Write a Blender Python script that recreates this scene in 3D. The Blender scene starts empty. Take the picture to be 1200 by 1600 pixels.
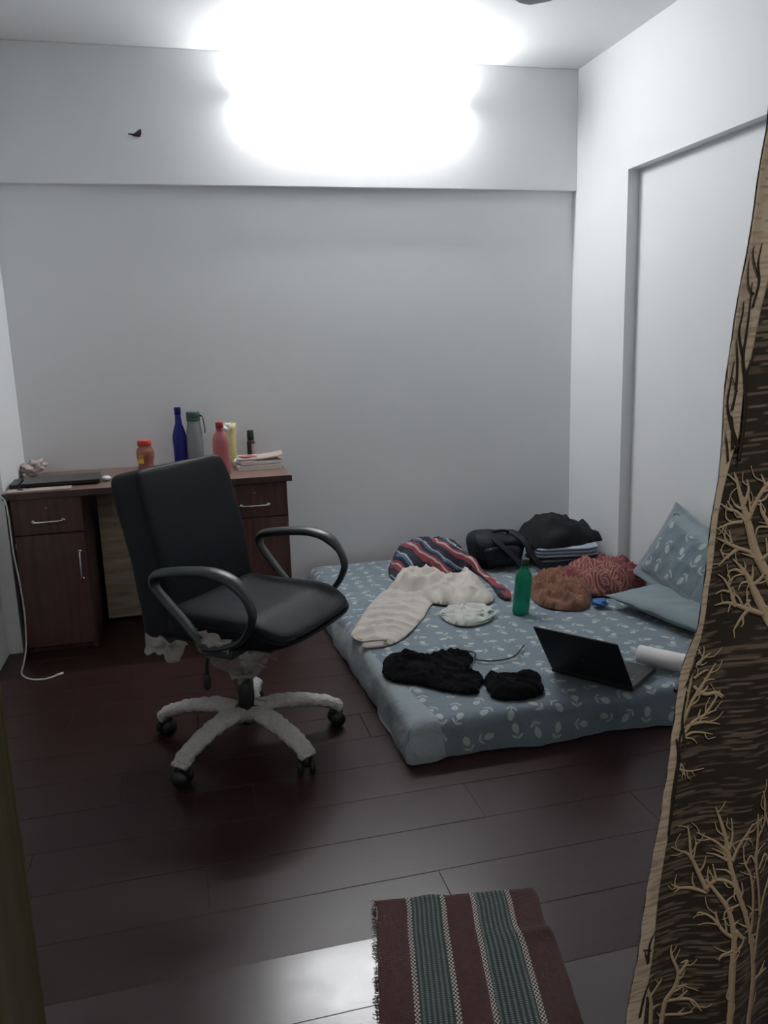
import bpy, bmesh, math, random
import numpy as np
from mathutils import Vector, Matrix, noise as mn

# ------------------------------------------------------------------ camera, light, exposure
S = bpy.context.scene
COL = S.collection
cam = bpy.data.cameras.new('camera')
cam.sensor_fit = 'HORIZONTAL'; cam.sensor_width = 36.0; cam.lens = 1270.9/1200*36.0
cam.clip_start = 0.02
camo = bpy.data.objects.new('camera', cam); COL.objects.link(camo)
R_ = Vector((0.96916001, -0.24447603, -0.03098936)); U_ = Vector((0.07899358, 0.18908065, 0.9787791)); F_ = Vector((0.23342854, 0.95104152, -0.20256144))
camo.matrix_world = Matrix(((R_.x, U_.x, -F_.x, 0.0), (R_.y, U_.y, -F_.y, 0.0), (R_.z, U_.z, -F_.z, 1.3132), (0, 0, 0, 1)))
S.camera = camo

w = bpy.data.worlds.new('world'); S.world = w; w.use_nodes = True
w.node_tree.nodes['Background'].inputs[0].default_value = (0.5, 0.5, 0.5, 1)
w.node_tree.nodes['Background'].inputs[1].default_value = 0.02

TUBE_STRENGTH = 142.0          # the LED tube on the beam
HALL_POWER = 12.5              # the dim lamp of the passage behind the camera
S.view_settings.view_transform = 'Standard'; S.view_settings.look = 'None'
S.view_settings.gamma = 1.0; S.view_settings.use_curve_mapping = False
S.view_settings.exposure = 0.0

XL, XR, YB, YW, ZC, ZB = -0.769, 2.194, 4.298, 4.333, 2.706, 2.097
YN, ZN, ND = 3.765, 2.102, 0.061      # wall recesses: start, top, depth
YF = 0.86                              # room side starts beyond the doorway wall
PI = math.pi

# ------------------------------------------------------------------ materials
class NT:
    def __init__(s, name):
        s.m = bpy.data.materials.new(name); s.m.use_nodes = True
        s.t = s.m.node_tree; s.b = s.t.nodes['Principled BSDF']; s.o = s.t.nodes['Material Output']
        s.tc = s.t.nodes.new('ShaderNodeTexCoord')
    def n(s, ty, **k):
        x = s.t.nodes.new(ty)
        for a, v in k.items(): setattr(x, a, v)
        return x
    def put(s, sock, v):
        if hasattr(v, 'is_output'): s.t.links.new(v, sock)
        elif v is not None: sock.default_value = v
    def math(s, op, a, b=None, c=None, clamp=False):
        x = s.n('ShaderNodeMath', operation=op, use_clamp=clamp)
        s.put(x.inputs[0], a); s.put(x.inputs[1], b)
        if c is not None: s.put(x.inputs[2], c)
        return x.outputs[0]
    def vec(s, op, a, b=None):
        x = s.n('ShaderNodeVectorMath', operation=op); s.put(x.inputs[0], a); s.put(x.inputs[1], b); return x.outputs[0]
    def sep(s, v):
        x = s.n('ShaderNodeSeparateXYZ'); s.put(x.inputs[0], v); return x.outputs
    def comb(s, a=0., b=0., c=0.):
        x = s.n('ShaderNodeCombineXYZ'); s.put(x.inputs[0], a); s.put(x.inputs[1], b); s.put(x.inputs[2], c); return x.outputs[0]
    def noise(s, v, scale, detail=2.0, rough=.5, dim='3D'):
        x = s.n('ShaderNodeTexNoise', noise_dimensions=dim); s.put(x.inputs['Vector'], v)
        x.inputs['Scale'].default_value = scale; x.inputs['Detail'].default_value = detail; x.inputs['Roughness'].default_value = rough
        return x.outputs[0]
    def mix(s, f, a, b):
        x = s.n('ShaderNodeMix', data_type='RGBA'); s.put(x.inputs[0], f)
        s.put(x.inputs[6], a if hasattr(a, 'is_output') else (*a[:3], 1)); s.put(x.inputs[7], b if hasattr(b, 'is_output') else (*b[:3], 1))
        return x.outputs[2]
    def ramp(s, f, stops, const=False):
        x = s.n('ShaderNodeValToRGB'); s.put(x.inputs[0], f); r = x.color_ramp
        if const: r.interpolation = 'CONSTANT'
        while len(r.elements) < len(stops): r.elements.new(.5)
        for e, (p, c) in zip(r.elements, stops): e.position = p; e.color = (*c, 1)
        return x.outputs[0]
    def bump(s, h, strength=.3, dist=.01):
        x = s.n('ShaderNodeBump'); x.inputs['Strength'].default_value = strength; x.inputs['Distance'].default_value = dist
        s.put(x.inputs['Height'], h); s.t.links.new(x.outputs[0], s.b.inputs['Normal'])
    def set(s, **k):
        for a, v in k.items():
            sock = s.b.inputs[a]
            if isinstance(v, tuple) and len(v) == 3: v = (*v, 1)
            s.put(sock, v)
        return s.m
    @property
    def obj(s): return s.tc.outputs['Object']
    @property
    def uv(s): return s.tc.outputs['UV']
    @property
    def geo(s):
        return s.n('ShaderNodeNewGeometry').outputs['Position']

def plain(name, c, rough=.5, metal=0., var=.12, scale=30, bump=0., **k):
    m = NT(name); nz = m.noise(m.obj, scale, 3)
    col = m.mix(nz, tuple(x*(1-var) for x in c), tuple(min(1, x*(1+var)) for x in c))
    if bump: m.bump(m.noise(m.obj, scale*6, 2), bump, .002)
    return m.set(**{'Base Color': col, 'Roughness': rough, 'Metallic': metal}, **{a.replace('_', ' '): v for a, v in k.items()})

def wall_mat(name, c):
    m = NT(name); p = m.geo
    a = m.noise(p, 1.3, 4, .6); b = m.noise(p, 220, 2)
    col = m.mix(a, tuple(x*.95 for x in c), tuple(min(1, x*1.03) for x in c))
    m.bump(m.math('ADD', m.math('MULTIPLY', m.noise(p, 9, 3), 3.0), b), .12, .002)
    return m.set(**{'Base Color': col, 'Roughness': .62})
M = {}
M['wall'] = wall_mat('white_wall_paint', (.825, .835, .845))
M['ceiling'] = wall_mat('ceiling_paint', (.84, .85, .855))
M['hall'] = wall_mat('hall_paint', (.55, .5, .42))

def plank_mat(i, c, r0=.27, r1=.12):
    m = NT('dark_laminate_%s' % 'abcd'[i]); p = m.geo
    st = m.vec('MULTIPLY', p, (3.0, 60.0, 1.0))
    g = m.noise(st, 1.4, 6, .6); d = m.noise(p, 2.2, 3)
    col = m.mix(g, tuple(x*.72 for x in c), tuple(x*1.3 for x in c))
    smudge = m.noise(p, 7, 4, .65)
    ro = m.math('ADD', r0, m.math('MULTIPLY', smudge, r1))
    m.bump(m.noise(st, 4, 3), .05, .001)
    return m.set(**{'Base Color': col, 'Roughness': ro, 'Specular IOR Level': .5 if i == 3 else .24})
M['plank'] = [plank_mat(0, (.025, .0105, .0102)), plank_mat(1, (.026, .0108, .0104)), plank_mat(2, (.0225, .0092, .0092))]
M['plank'].append(plank_mat(3, (.026, .0108, .0104), .14, .18))
M['subfloor'] = plain('floor_joint_dark', (.012, .008, .008), .8)

def wood(name, c, rough=.42, sc=(30, 30, 2.2)):
    m = NT(name); v = m.vec('MULTIPLY', m.obj, sc)
    g = m.noise(v, 1.6, 6, .62)
    col = m.ramp(g, [(.3, tuple(x*.6 for x in c)), (.55, c), (.75, tuple(x*1.45 for x in c))])
    m.bump(g, .08, .001)
    return m.set(**{'Base Color': col, 'Roughness': rough})
M['desk'] = wood('dark_brown_laminate', (.055, .027, .023))
M['desk_front'] = wood('red_brown_laminate', (.075, .031, .025))
M['desk_top'] = wood('desktop_brown_laminate', (.17, .10, .078), .35, (2.2, 30, 30))
M['ply'] = wood('tan_back_board', (.46, .37, .26), .6, (2.5, 30, 30))
M['chrome'] = plain('chrome', (.75, .76, .78), .18, 1.0, .03)
M['lock'] = plain('dull_brass', (.22, .15, .10), .4, .7, .1)
def leather():
    m = NT('black_leatherette')
    v = m.n('ShaderNodeTexVoronoi'); m.put(v.inputs['Vector'], m.obj); v.inputs['Scale'].default_value = 260
    m.bump(m.math('ADD', v.outputs[0], m.math('MULTIPLY', m.noise(m.obj, 14, 3), 3.)), .22, .002)
    return m.set(**{'Base Color': m.mix(m.noise(m.obj, 8), (.0055, .007, .010), (.009, .011, .0145)), 'Roughness': .55, 'Specular IOR Level': .13})
M['leather'] = leather()
M['blackp'] = plain('black_plastic', (.013, .018, .021), .42, 0, .15)
M['rubber'] = plain('dark_rubber', (.010, .010, .011), .5, 0, .2)
def foam():
    m = NT('white_foam_wrap')
    v = m.n('ShaderNodeTexVoronoi'); m.put(v.inputs['Vector'], m.obj); v.inputs['Scale'].default_value = 95
    m.bump(m.math('ADD', v.outputs[0], m.noise(m.obj, 40, 3)), .9, .004)
    return m.set(**{'Base Color': m.mix(m.noise(m.obj, 30, 3), (.30, .29, .285), (.50, .49, .48)), 'Roughness': .55})
M['foam'] = foam()
def film():
    m = NT('clear_plastic_film'); m.bump(m.noise(m.obj, 30, 3, .6), .8, .006)
    m.set(**{'Base Color': (.62, .61, .60), 'Roughness': .25, 'Alpha': .28}); return m.m
M['film'] = film()

def motif(m, uv, cells, rnd=.35, seed=0., size=1.0):
    """scattered tulip buds with two leaves and a stem; returns a mask"""
    v = m.vec('MULTIPLY', uv, (cells, cells, cells)); v = m.vec('ADD', v, (seed, seed, 0.))
    vo = m.n('ShaderNodeTexVoronoi', voronoi_dimensions='2D'); m.put(vo.inputs['Vector'], v)
    vo.inputs['Scale'].default_value = 1.0; vo.inputs['Randomness'].default_value = rnd
    loc = m.vec('SUBTRACT', v, vo.outputs['Position'])
    ang = m.math('MULTIPLY', m.sep(vo.outputs['Color'])[0], 6.283)
    r = m.n('ShaderNodeVectorRotate', rotation_type='Z_AXIS'); m.put(r.inputs['Vector'], loc); m.put(r.inputs['Angle'], ang)
    def ell(cx, cy, rx, ry, rot=0.):
        a = m.vec('SUBTRACT', r.outputs[0], (cx, cy, 0.))
        if rot:
            q = m.n('ShaderNodeVectorRotate', rotation_type='Z_AXIS'); m.put(q.inputs['Vector'], a); q.inputs['Angle'].default_value = rot; a = q.outputs[0]
        x, y, _ = m.sep(a)
        d = m.math('SQRT', m.math('ADD', m.math('POWER', m.math('DIVIDE', x, rx*size), 2.), m.math('POWER', m.math('DIVIDE', y, ry*size), 2.)))
        return m.math('MULTIPLY', m.math('SUBTRACT', 1.12, d), 6., clamp=True)
    parts = [ell(0, .14, .13, .20), ell(.12, -.20, .045, .13, .9), ell(-.12, -.20, .045, .13, -.9), ell(0, -.18, .014, .2)]
    o = parts[0]
    for p in parts[1:]: o = m.math('MAXIMUM', o, p)
    return o
def sheet_mat(name, border=True, cells=12., base=(.145, .19, .225), pale=(.26, .31, .33), fig=(.42, .46, .46)):
    m = NT(name); k = motif(m, m.uv, cells)
    k = m.math('MULTIPLY', k, m.math('ADD', .55, m.math('MULTIPLY', m.noise(m.uv, 30, 2), .6)), clamp=True)
    b = m.mix(m.noise(m.uv, 7, 3), tuple(x*.9 for x in base), tuple(x*1.1 for x in base))
    col = m.mix(k, b, fig)
    if border:
        x = m.sep(m.uv)[0]
        col = m.mix(m.math('LESS_THAN', m.math('ADD', x, m.math('MULTIPLY', m.sep(m.uv)[1], .12)), .105), col, pale)
    m.bump(m.math('ADD', m.noise(m.uv, 7, 5, .62), m.math('MULTIPLY', m.noise(m.uv, 500, 1), .06)), .6, .03)
    return m.set(**{'Base Color': col, 'Roughness': .85, 'Sheen Weight': .15})
M['sheet'] = sheet_mat('blue_grey_tulip_sheet')
M['mattress'] = plain('dark_mattress_ticking', (.05, .05, .06), .9)

def cloth(name, c, var=.15, sc=40, rough=.9, b=.3, fine=400, sheen=.1, spec=.5):
    m = NT(name)
    m.bump(m.math('ADD', m.math('MULTIPLY', m.noise(m.obj, sc, 4, .65), 1.), m.math('MULTIPLY', m.noise(m.obj, fine, 1), .12)), b, .008)
    return m.set(**{'Base Color': m.mix(m.noise(m.obj, sc*.6, 3), tuple(x*(1-var) for x in c), tuple(x*(1+var) for x in c)), 'Roughness': rough, 'Sheen Weight': sheen, 'Specular IOR Level': spec})
M['slate'] = cloth('plain_slate_blue_cotton', (.185, .235, .255), .07, 9, .85, .8)
M['beige'] = cloth('cream_jersey', (.50, .46, .415), .06, 22)
M['offwhite'] = cloth('off_white_cotton', (.54, .55, .52), .07, 40)
M['trimgreen'] = cloth('pale_green_hem', (.35, .47, .40), .1)
M['blackknit'] = cloth('black_knit', (.0022, .0024, .0035), .4, 70, .98, .8, sheen=0., spec=.12)
M['blackcloth'] = cloth('charcoal_cloth', (.008, .0085, .010), .3, 30, .9, .5, sheen=.02, spec=.25)
M['bag'] = cloth('dark_navy_nylon', (.006, .008, .013), .25, 30, .65, .4, sheen=0., spec=.25)
M['paleblue'] = cloth('pale_blue_shirt_cloth', (.30, .36, .44), .1, 20)
M['denim'] = cloth('dark_denim', (.045, .055, .075), .2, 60)
M['rust'] = cloth('rust_brown_cloth', (.15, .062, .035), .3, 18)
def patterned():
    m = NT('maroon_cloth_with_gold_print')
    v = m.n('ShaderNodeTexVoronoi', voronoi_dimensions='2D', feature='F1'); m.put(v.inputs['Vector'], m.obj); v.inputs['Scale'].default_value = 11; v.inputs['Randomness'].default_value = .5
    d = v.outputs['Distance']; rings = m.math('SINE', m.math('MULTIPLY', d, 38.))
    x = m.sep(m.obj)[0]
    zone = m.math('MULTIPLY', m.math('SUBTRACT', 1., m.math('MULTIPLY', m.math('ABSOLUTE', m.math('ADD', x, .04)), 7.5)), 3., clamp=True)
    spots = m.math('MULTIPLY', m.math('SUBTRACT', m.noise(m.obj, 55, 1), .60), 12., clamp=True)
    k = m.math('MAXIMUM', m.math('MULTIPLY', m.math('MULTIPLY', m.math('GREATER_THAN', rings, .35), zone), .6), m.math('MULTIPLY', spots, .7))
    m.bump(m.noise(m.obj, 20, 4), .5, .01)
    return m.set(**{'Base Color': m.mix(k, (.125, .022, .028), (.34, .19, .13)), 'Roughness': .85})
M['maroon'] = patterned()
def striped():
    m = NT('navy_red_white_striped_cotton')
    x, y, z = m.sep(m.obj)
    wv = m.math('ADD', m.math('ADD', m.math('MULTIPLY', x, 5.5), m.math('MULTIPLY', z, 6.5)), m.math('MULTIPLY', m.noise(m.obj, 5, 2), 1.1))
    f = m.math('FRACT', wv)
    col = m.ramp(f, [(0., (.016, .018, .035)), (.24, (.20, .035, .045)), (.42, (.36, .33, .31)), (.50, (.21, .04, .05)), (.60, (.016, .018, .03)), (.74, (.035, .10, .19)), (.84, (.33, .32, .31)), (.90, (.025, .02, .035))], True)
    m.bump(m.noise(m.obj, 18, 4), .5, .01)
    return m.set(**{'Base Color': col, 'Roughness': .9})
M['striped'] = striped()

def streaks(m, u, v, rows=340., freq=19., th=.52):
    vv = m.math('MULTIPLY', m.math('ADD', v, m.math('MULTIPLY', m.math('SINE', m.math('MULTIPLY', u, 9.)), .012)), rows)
    row = m.math('FLOOR', vv)
    wn = m.n('ShaderNodeTexWhiteNoise', noise_dimensions='1D'); m.put(wn.inputs['W'], row)
    cu = m.comb(m.math('ADD', m.math('MULTIPLY', u, freq), m.math('MULTIPLY', wn.outputs[0], 90.)), m.math('MULTIPLY', row, 3.7))
    nz = m.noise(cu, 1.0, 1., .4, '2D')
    big = m.noise(m.comb(m.math('MULTIPLY', u, 3.), m.math('MULTIPLY', v, 11.)), 1., 2., .5, '2D')
    k = m.math('MULTIPLY', m.math('SUBTRACT', m.math('ADD', nz, m.math('MULTIPLY', m.math('SUBTRACT', big, .5), .35)), th), 14., clamp=True)
    return k, row
def curtain_mat(name, dark, light, amt, c3=None):
    m = NT(name); u, v, _ = m.sep(m.uv)
    k, row = streaks(m, u, v)
    wn = m.n('ShaderNodeTexWhiteNoise', noise_dimensions='1D'); m.put(wn.inputs['W'], m.math('ADD', row, 17.3))
    k2 = m.math('MULTIPLY', k, m.math('MULTIPLY', m.math('ADD', .35, m.math('MULTIPLY', wn.outputs[0], .65)), amt))
    d = m.mix(m.noise(m.uv, 5, 2), tuple(x*.75 for x in dark), tuple(x*1.2 for x in dark))
    col = m.mix(k2, d, light)
    th = m.math('SINE', m.math('MULTIPLY', v, 5200.))
    m.bump(m.math('ADD', m.math('MULTIPLY', th, .25), k), .25, .0015)
    m.set(**{'Base Color': col, 'Roughness': .7, 'Sheen Weight': .1})
    return m.m
M['curtain'] = curtain_mat('dark_brown_woven_curtain', (.034, .027, .023), (.30, .25, .20), .7)
M['curtain_back'] = curtain_mat('cream_reverse_of_curtain', (.74, .66, .55), (.30, .24, .19), .6)
M['gold'] = plain('tan_woven_thread', (.60, .50, .37), .6, 0, .12, 60, .3)
M['darkthread'] = plain('dark_woven_thread', (.035, .027, .023), .7, 0, .2, 60)
def olive():
    m = NT('olive_brown_drape')
    return m.set(**{'Base Color': m.mix(m.noise(m.vec('MULTIPLY', m.obj, (60., 60., 1.5)), 1., 2), (.060, .056, .030), (.105, .095, .052)), 'Roughness': .6, 'Sheen Weight': .2})
M['olive'] = olive()

def rug_mat():
    m = NT('maroon_green_handloom_weave'); u, v, _ = m.sep(m.uv)     # metres; width .386
    f = m.math('DIVIDE', u, .386)
    def band(a, b): return m.math('MULTIPLY', m.math('GREATER_THAN', f, a), m.math('LESS_THAN', f, b))
    base = m.mix(m.noise(m.uv, 60, 3), (.052, .021, .023), (.075, .030, .032))
    g = m.math('ADD', band(.205, .40), band(.605, .81))
    thin = m.math('GREATER_THAN', m.math('SINE', m.math('MULTIPLY', u, 6.283/.0108)), .1)
    wv = m.math('GREATER_THAN', m.math('SINE', m.math('MULTIPLY', v, 6.283/.0055)), -.35)
    gcol = m.mix(m.math('MULTIPLY', thin, wv), (.028, .050, .046), (.17, .19, .185))
    col = m.mix(g, base, gcol)
    e = m.math('ADD', m.math('ADD', band(.183, .212), band(.395, .424)), m.math('ADD', band(.583, .612), band(.805, .834)))
    ck = m.math('GREATER_THAN', m.math('MULTIPLY', m.math('SINE', m.math('MULTIPLY', u, 6.283/.0078)), m.math('SINE', m.math('MULTIPLY', v, 6.283/.0105))), 0.)
    col = m.mix(e, col, m.mix(ck, (.045, .025, .028), (.48, .46, .42)))
    m.bump(m.math('ADD', m.math('SINE', m.math('MULTIPLY', v, 6.283/.0045)), m.math('SINE', m.math('MULTIPLY', u, 6.283/.004))), .4, .0012)
    return m.set(**{'Base Color': col, 'Roughness': .95})
M['rug'] = rug_mat()
M['rugthread'] = plain('maroon_thread', (.06, .025, .027), .95)
def glassy(name, c, alpha=None, trans=.85, rough=.12):
    m = NT(name)
    return m.set(**{'Base Color': m.mix(m.noise(m.obj, 20), tuple(x*.92 for x in c), c), 'Roughness': rough, 'Transmission Weight': trans, 'IOR': 1.3})
M['pinkp'] = glassy('translucent_pink_plastic', (.68, .24, .26), trans=.45, rough=.22)
M['bluep'] = glassy('deep_blue_plastic', (.022, .03, .22), trans=.15, rough=.2)
M['greenp'] = glassy('green_translucent_plastic', (.015, .36, .20), trans=.65, rough=.12)
M['clearp'] = glassy('smoky_clear_plastic', (.40, .44, .45), trans=.55, rough=.15)
M['jarp'] = glassy('clear_jar_plastic', (.8, .75, .7), trans=.9, rough=.05)
M['pickle'] = plain('orange_red_pickle', (.50, .085, .015), .35, 0, .5, 90, .5)
M['redcap'] = plain('red_cap_plastic', (.50, .045, .035), .4)
M['pinkcap'] = plain('dark_pink_cap', (.45, .05, .07), .4)
M['yellow'] = plain('yellow_label_paper', (.75, .42, .04), .5)
M['greenlid'] = plain('grey_green_lid', (.045, .11, .075), .45)
M['darkgreen'] = plain('dark_green_strap', (.02, .04, .03), .6)
M['packet'] = plain('pale_yellow_packet', (.62, .56, .27), .4, 0, .2, 50, .3)
M['white'] = plain('white_plastic', (.72, .72, .72), .4, 0, .04)
M['paper'] = plain('white_paper', (.68, .66, .65), .7, 0, .05)
M['paper2'] = plain('newsprint_paper', (.42, .33, .29), .75, 0, .25, 30)
M['redprint'] = plain('red_printed_paper', (.36, .10, .08), .7, 0, .3, 40)
M['label'] = plain('pinkish_label', (.42, .32, .31), .6, 0, .2, 80)
M['laptop'] = plain('matte_black_laptop', (.005, .0055, .007), .5, 0, .2)
M['greylap'] = plain('dark_grey_laptop', (.042, .042, .045), .42, .2, .1)
M['keys'] = plain('black_keys', (.02, .02, .023), .5)
M['logo'] = plain('faint_grey_logo', (.035, .036, .04), .3, .5)
M['screen'] = plain('dark_glass_screen', (.01, .01, .012), .1)
M['cable_white'] = plain('white_cable', (.62, .62, .6), .5, 0, .04)
M['cable_black'] = plain('black_cable', (.012, .012, .014), .5)
M['blueitem'] = plain('bright_blue_cloth', (.04, .14, .36), .8)
M['crumple'] = plain('crumpled_pinkish_wrap', (.50, .42, .41), .6, 0, .15, 60, .6)
M['moth'] = plain('dark_brown_moth', (.022, .010, .012), .8, 0, .6, 200)
M['mothwing'] = plain('moth_wing', (.06, .03, .035), .7, 0, .7, 260)
M['fan'] = plain('grey_fan_paint', (.45, .45, .47), .4)
mm = NT('lit_tube'); mm.set(**{'Base Color': (1., 1., 1.), 'Emission Color': (.965, .985, 1.), 'Emission Strength': TUBE_STRENGTH}); M['tube'] = mm.m
mm = NT('hall_lamp_glow'); mm.set(**{'Base Color': (1., .9, .75), 'Emission Color': (1., .84, .62), 'Emission Strength': 1.0}); M['bulb'] = mm.m

# ------------------------------------------------------------------ helpers
def tag(o, label=None, cat=None, group=None, kind=None):
    if label: o['label'] = label
    if cat: o['category'] = cat
    if group: o['group'] = group
    if kind: o['kind'] = kind
    return o
def empty(name, loc=(0, 0, 0), rz=0., label=None, cat=None, group=None):
    o = bpy.data.objects.new(name, None); COL.objects.link(o); o.location = loc; o.rotation_euler = (0, 0, rz)
    o.empty_display_size = .05
    return tag(o, label, cat, group)
def mesh(name, bm, mat, parent=None, smooth=False, loc=None, mats=None, normals=True):
    if normals: bmesh.ops.recalc_face_normals(bm, faces=bm.faces)
    me = bpy.data.meshes.new(name); bm.to_mesh(me); bm.free()
    for x in (mats or [mat]): me.materials.append(x)
    if smooth: me.polygons.foreach_set('use_smooth', [True]*len(me.polygons))
    o = bpy.data.objects.new(name, me); COL.objects.link(o)
    if parent: o.parent = parent
    if loc: o.location = loc
    return o
def box(bm, x0, x1, y0, y1, z0, z1, bev=0., seg=2, mtx=None):
    g = bmesh.ops.create_cube(bm, size=1.0, matrix=Matrix.Translation(((x0+x1)/2, (y0+y1)/2, (z0+z1)/2)) @ Matrix.Diagonal((x1-x0, y1-y0, z1-z0, 1)))
    vs = g['verts']
    if bev:
        es = list({e for v in vs for e in v.link_edges})
        r = bmesh.ops.bevel(bm, geom=es, offset=bev, segments=seg, affect='EDGES', profile=.5)
        vs = list({v for f in r['faces'] for v in f.verts} | {v for v in vs if v.is_valid})
    if mtx: bmesh.ops.transform(bm, matrix=mtx, verts=vs)
    return vs
def boxo(name, dims, mat, parent=None, bev=.002, loc=None, smooth=False):
    bm = bmesh.new(); box(bm, *dims, bev=bev); return mesh(name, bm, mat, parent, smooth, loc)
def cyl(bm, p0, p1, r0, r1=None, n=20, caps=True):
    p0, p1 = Vector(p0), Vector(p1); r1 = r0 if r1 is None else r1; d = p1-p0
    q = d.to_track_quat('Z', 'Y').to_matrix().to_4x4()
    return bmesh.ops.create_cone(bm, cap_ends=caps, segments=n, radius1=r0, radius2=r1, depth=d.length, matrix=Matrix.Translation((p0+p1)/2) @ q)['verts']
def lathe(bm, prof, n=28, c=(0, 0, 0), mtx=None):
    rings = []
    for r, z in prof:
        rings.append([bm.verts.new((c[0]+r*math.cos(2*PI*i/n), c[1]+r*math.sin(2*PI*i/n), c[2]+z)) for i in range(n)])
    for a, b in zip(rings, rings[1:]):
        for i in range(n): bm.faces.new((a[i], a[(i+1) % n], b[(i+1) % n], b[i]))
    bm.faces.new(rings[0][::-1]); bm.faces.new(rings[-1])
    if mtx: bmesh.ops.transform(bm, matrix=mtx, verts=[v for r in rings for v in r])
    return rings
def catmull(P, n=8, closed=False):
    P = [Vector(p) for p in P]; out = []; N = len(P); rng = N if closed else N-1
    for i in range(rng):
        g = (lambda k: P[k % N]) if closed else (lambda k: P[max(0, min(N-1, k))])
        a, b, c, d = g(i-1), g(i), g(i+1), g(i+2)
        for j in range(n):
            t = j/n; out.append(.5*((2*b)+(c-a)*t+(2*a-5*b+4*c-d)*t*t+(3*b-a-3*c+d)*t**3))
    if not closed: out.append(P[-1])
    return out
def tube(bm, pts, rad, n=8, closed=False, flat=None, up=None):
    """sweep; rad number or list; flat=(a,b) elliptic section with 'up' the a-axis"""
    pts = [Vector(p) for p in pts]; N = len(pts); rings = []; ref = Vector(up) if up else None; prev = None
    for i, p in enumerate(pts):
        t = (pts[(i+1) % N]-pts[i-1]) if closed else (pts[min(i+1, N-1)]-pts[max(i-1, 0)])
        if t.length < 1e-9: t = Vector((0, 0, 1))
        t.normalize()
        if ref: a = ref-t*ref.dot(t)
        elif prev: a = prev-t*prev.dot(t)
        else: a = t.orthogonal()
        a.normalize(); prev = a; b = t.cross(a)
        r = rad[i] if isinstance(rad, (list, tuple)) else rad
        ra, rb = (r*flat[0], r*flat[1]) if flat else (r, r)
        rings.append([bm.verts.new(p+a*ra*math.cos(2*PI*k/n)+b*rb*math.sin(2*PI*k/n)) for k in range(n)])
    for i in range(N if closed else N-1):
        A, B = rings[i], rings[(i+1) % N]
        for k in range(n): bm.faces.new((A[k], A[(k+1) % n], B[(k+1) % n], B[k]))
    if not closed: bm.faces.new(rings[0][::-1]); bm.faces.new(rings[-1])
    return rings
def n3(x, y, z=0., s=1.): return mn.noise(Vector((x*s, y*s, z*s)))
def ridge(x, y, s, z=0.): return 1-abs(mn.noise(Vector((x*s, y*s, z))))*2

def inside(P, x, y):
    c = np.zeros(x.shape, bool); n = len(P)
    for i in range(n):
        x0, y0 = P[i]; x1, y1 = P[(i+1) % n]
        if y0 == y1: continue
        k = ((y0 > y) != (y1 > y)) & (x < (x1-x0)*(y-y0)/(y1-y0)+x0); c ^= k
    return c
def bdist(P, x, y):
    best = np.full(x.shape, 1e9); bx = x.copy(); by = y.copy(); n = len(P)
    for i in range(n):
        x0, y0 = P[i]; x1, y1 = P[(i+1) % n]; dx, dy = x1-x0, y1-y0; L = dx*dx+dy*dy+1e-12
        t = np.clip(((x-x0)*dx+(y-y0)*dy)/L, 0, 1); qx = x0+t*dx; qy = y0+t*dy
        d = np.hypot(x-qx, y-qy); k = d < best; best = np.where(k, d, best); bx = np.where(k, qx, bx); by = np.where(k, qy, by)
    return best, bx, by
def cloth_patch(name, poly, z0, hf, mat, cell=.008, parent=None, rough=.0, origin=None):
    """a piece of cloth lying on z0: outline poly (metres), hf(x,y,d)->thickness above z0"""
    P = [tuple(v)[:2] for v in catmull([(p[0], p[1], 0) for p in poly], 5, True)]
    if rough:
        P = [(a+rough*n3(a, b, 3., 60)+rough*n3(a, b, 7., 25), b+rough*n3(a, b, 9., 60)) for a, b in P]
    xs = [p[0] for p in P]; ys = [p[1] for p in P]
    gx = np.arange(min(xs)-cell, max(xs)+2*cell, cell); gy = np.arange(min(ys)-cell, max(ys)+2*cell, cell)
    X, Y = np.meshgrid(gx, gy); I = inside(P, X, Y); D, BX, BY = bdist(P, X, Y)
    near = np.zeros_like(I)
    near[:-1, :] |= I[1:, :]; near[1:, :] |= I[:-1, :]; near[:, :-1] |= I[:, 1:]; near[:, 1:] |= I[:, :-1]
    near[:-1, :-1] |= I[1:, 1:]; near[1:, 1:] |= I[:-1, :-1]; near[:-1, 1:] |= I[1:, :-1]; near[1:, :-1] |= I[:-1, 1:]
    keep = I | near; ed = (~I) | (D < cell*.35)
    ox, oy = origin or (float(np.mean(xs)), float(np.mean(ys)))
    bm = bmesh.new(); V = {}
    for j in range(X.shape[0]):
        for i in range(X.shape[1]):
            if not keep[j, i]: continue
            if ed[j, i]: x, y, d = float(BX[j, i]), float(BY[j, i]), 0.
            else: x, y, d = float(X[j, i]), float(Y[j, i]), float(D[j, i])
            V[j, i] = bm.verts.new((x-ox, y-oy, max(.0015, hf(x, y, d))))
    for j in range(X.shape[0]-1):
        for i in range(X.shape[1]-1):
            q = [V.get(k) for k in ((j, i), (j, i+1), (j+1, i+1), (j+1, i))]
            if all(q) and (I[j, i] or I[j, i+1] or I[j+1, i+1] or I[j+1, i]):
                try: bm.faces.new(q)
                except ValueError: pass
    bmesh.ops.remove_doubles(bm, verts=bm.verts, dist=.0006)
    be = [e for e in bm.edges if e.is_boundary]
    r = bmesh.ops.extrude_edge_only(bm, edges=be)
    for v in [g for g in r['geom'] if isinstance(g, bmesh.types.BMVert)]: v.co.z = 0.
    uvl = bm.loops.layers.uv.new('UVMap')
    for f in bm.faces:
        for l in f.loops: l[uvl].uv = (l.vert.co.x+ox, l.vert.co.y+oy)
    return mesh(name, bm, mat, parent, True, (ox, oy, z0))
def sm(a, b, x):
    t = max(0., min(1., (x-a)/(b-a))); return t*t*(3-2*t)
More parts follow.
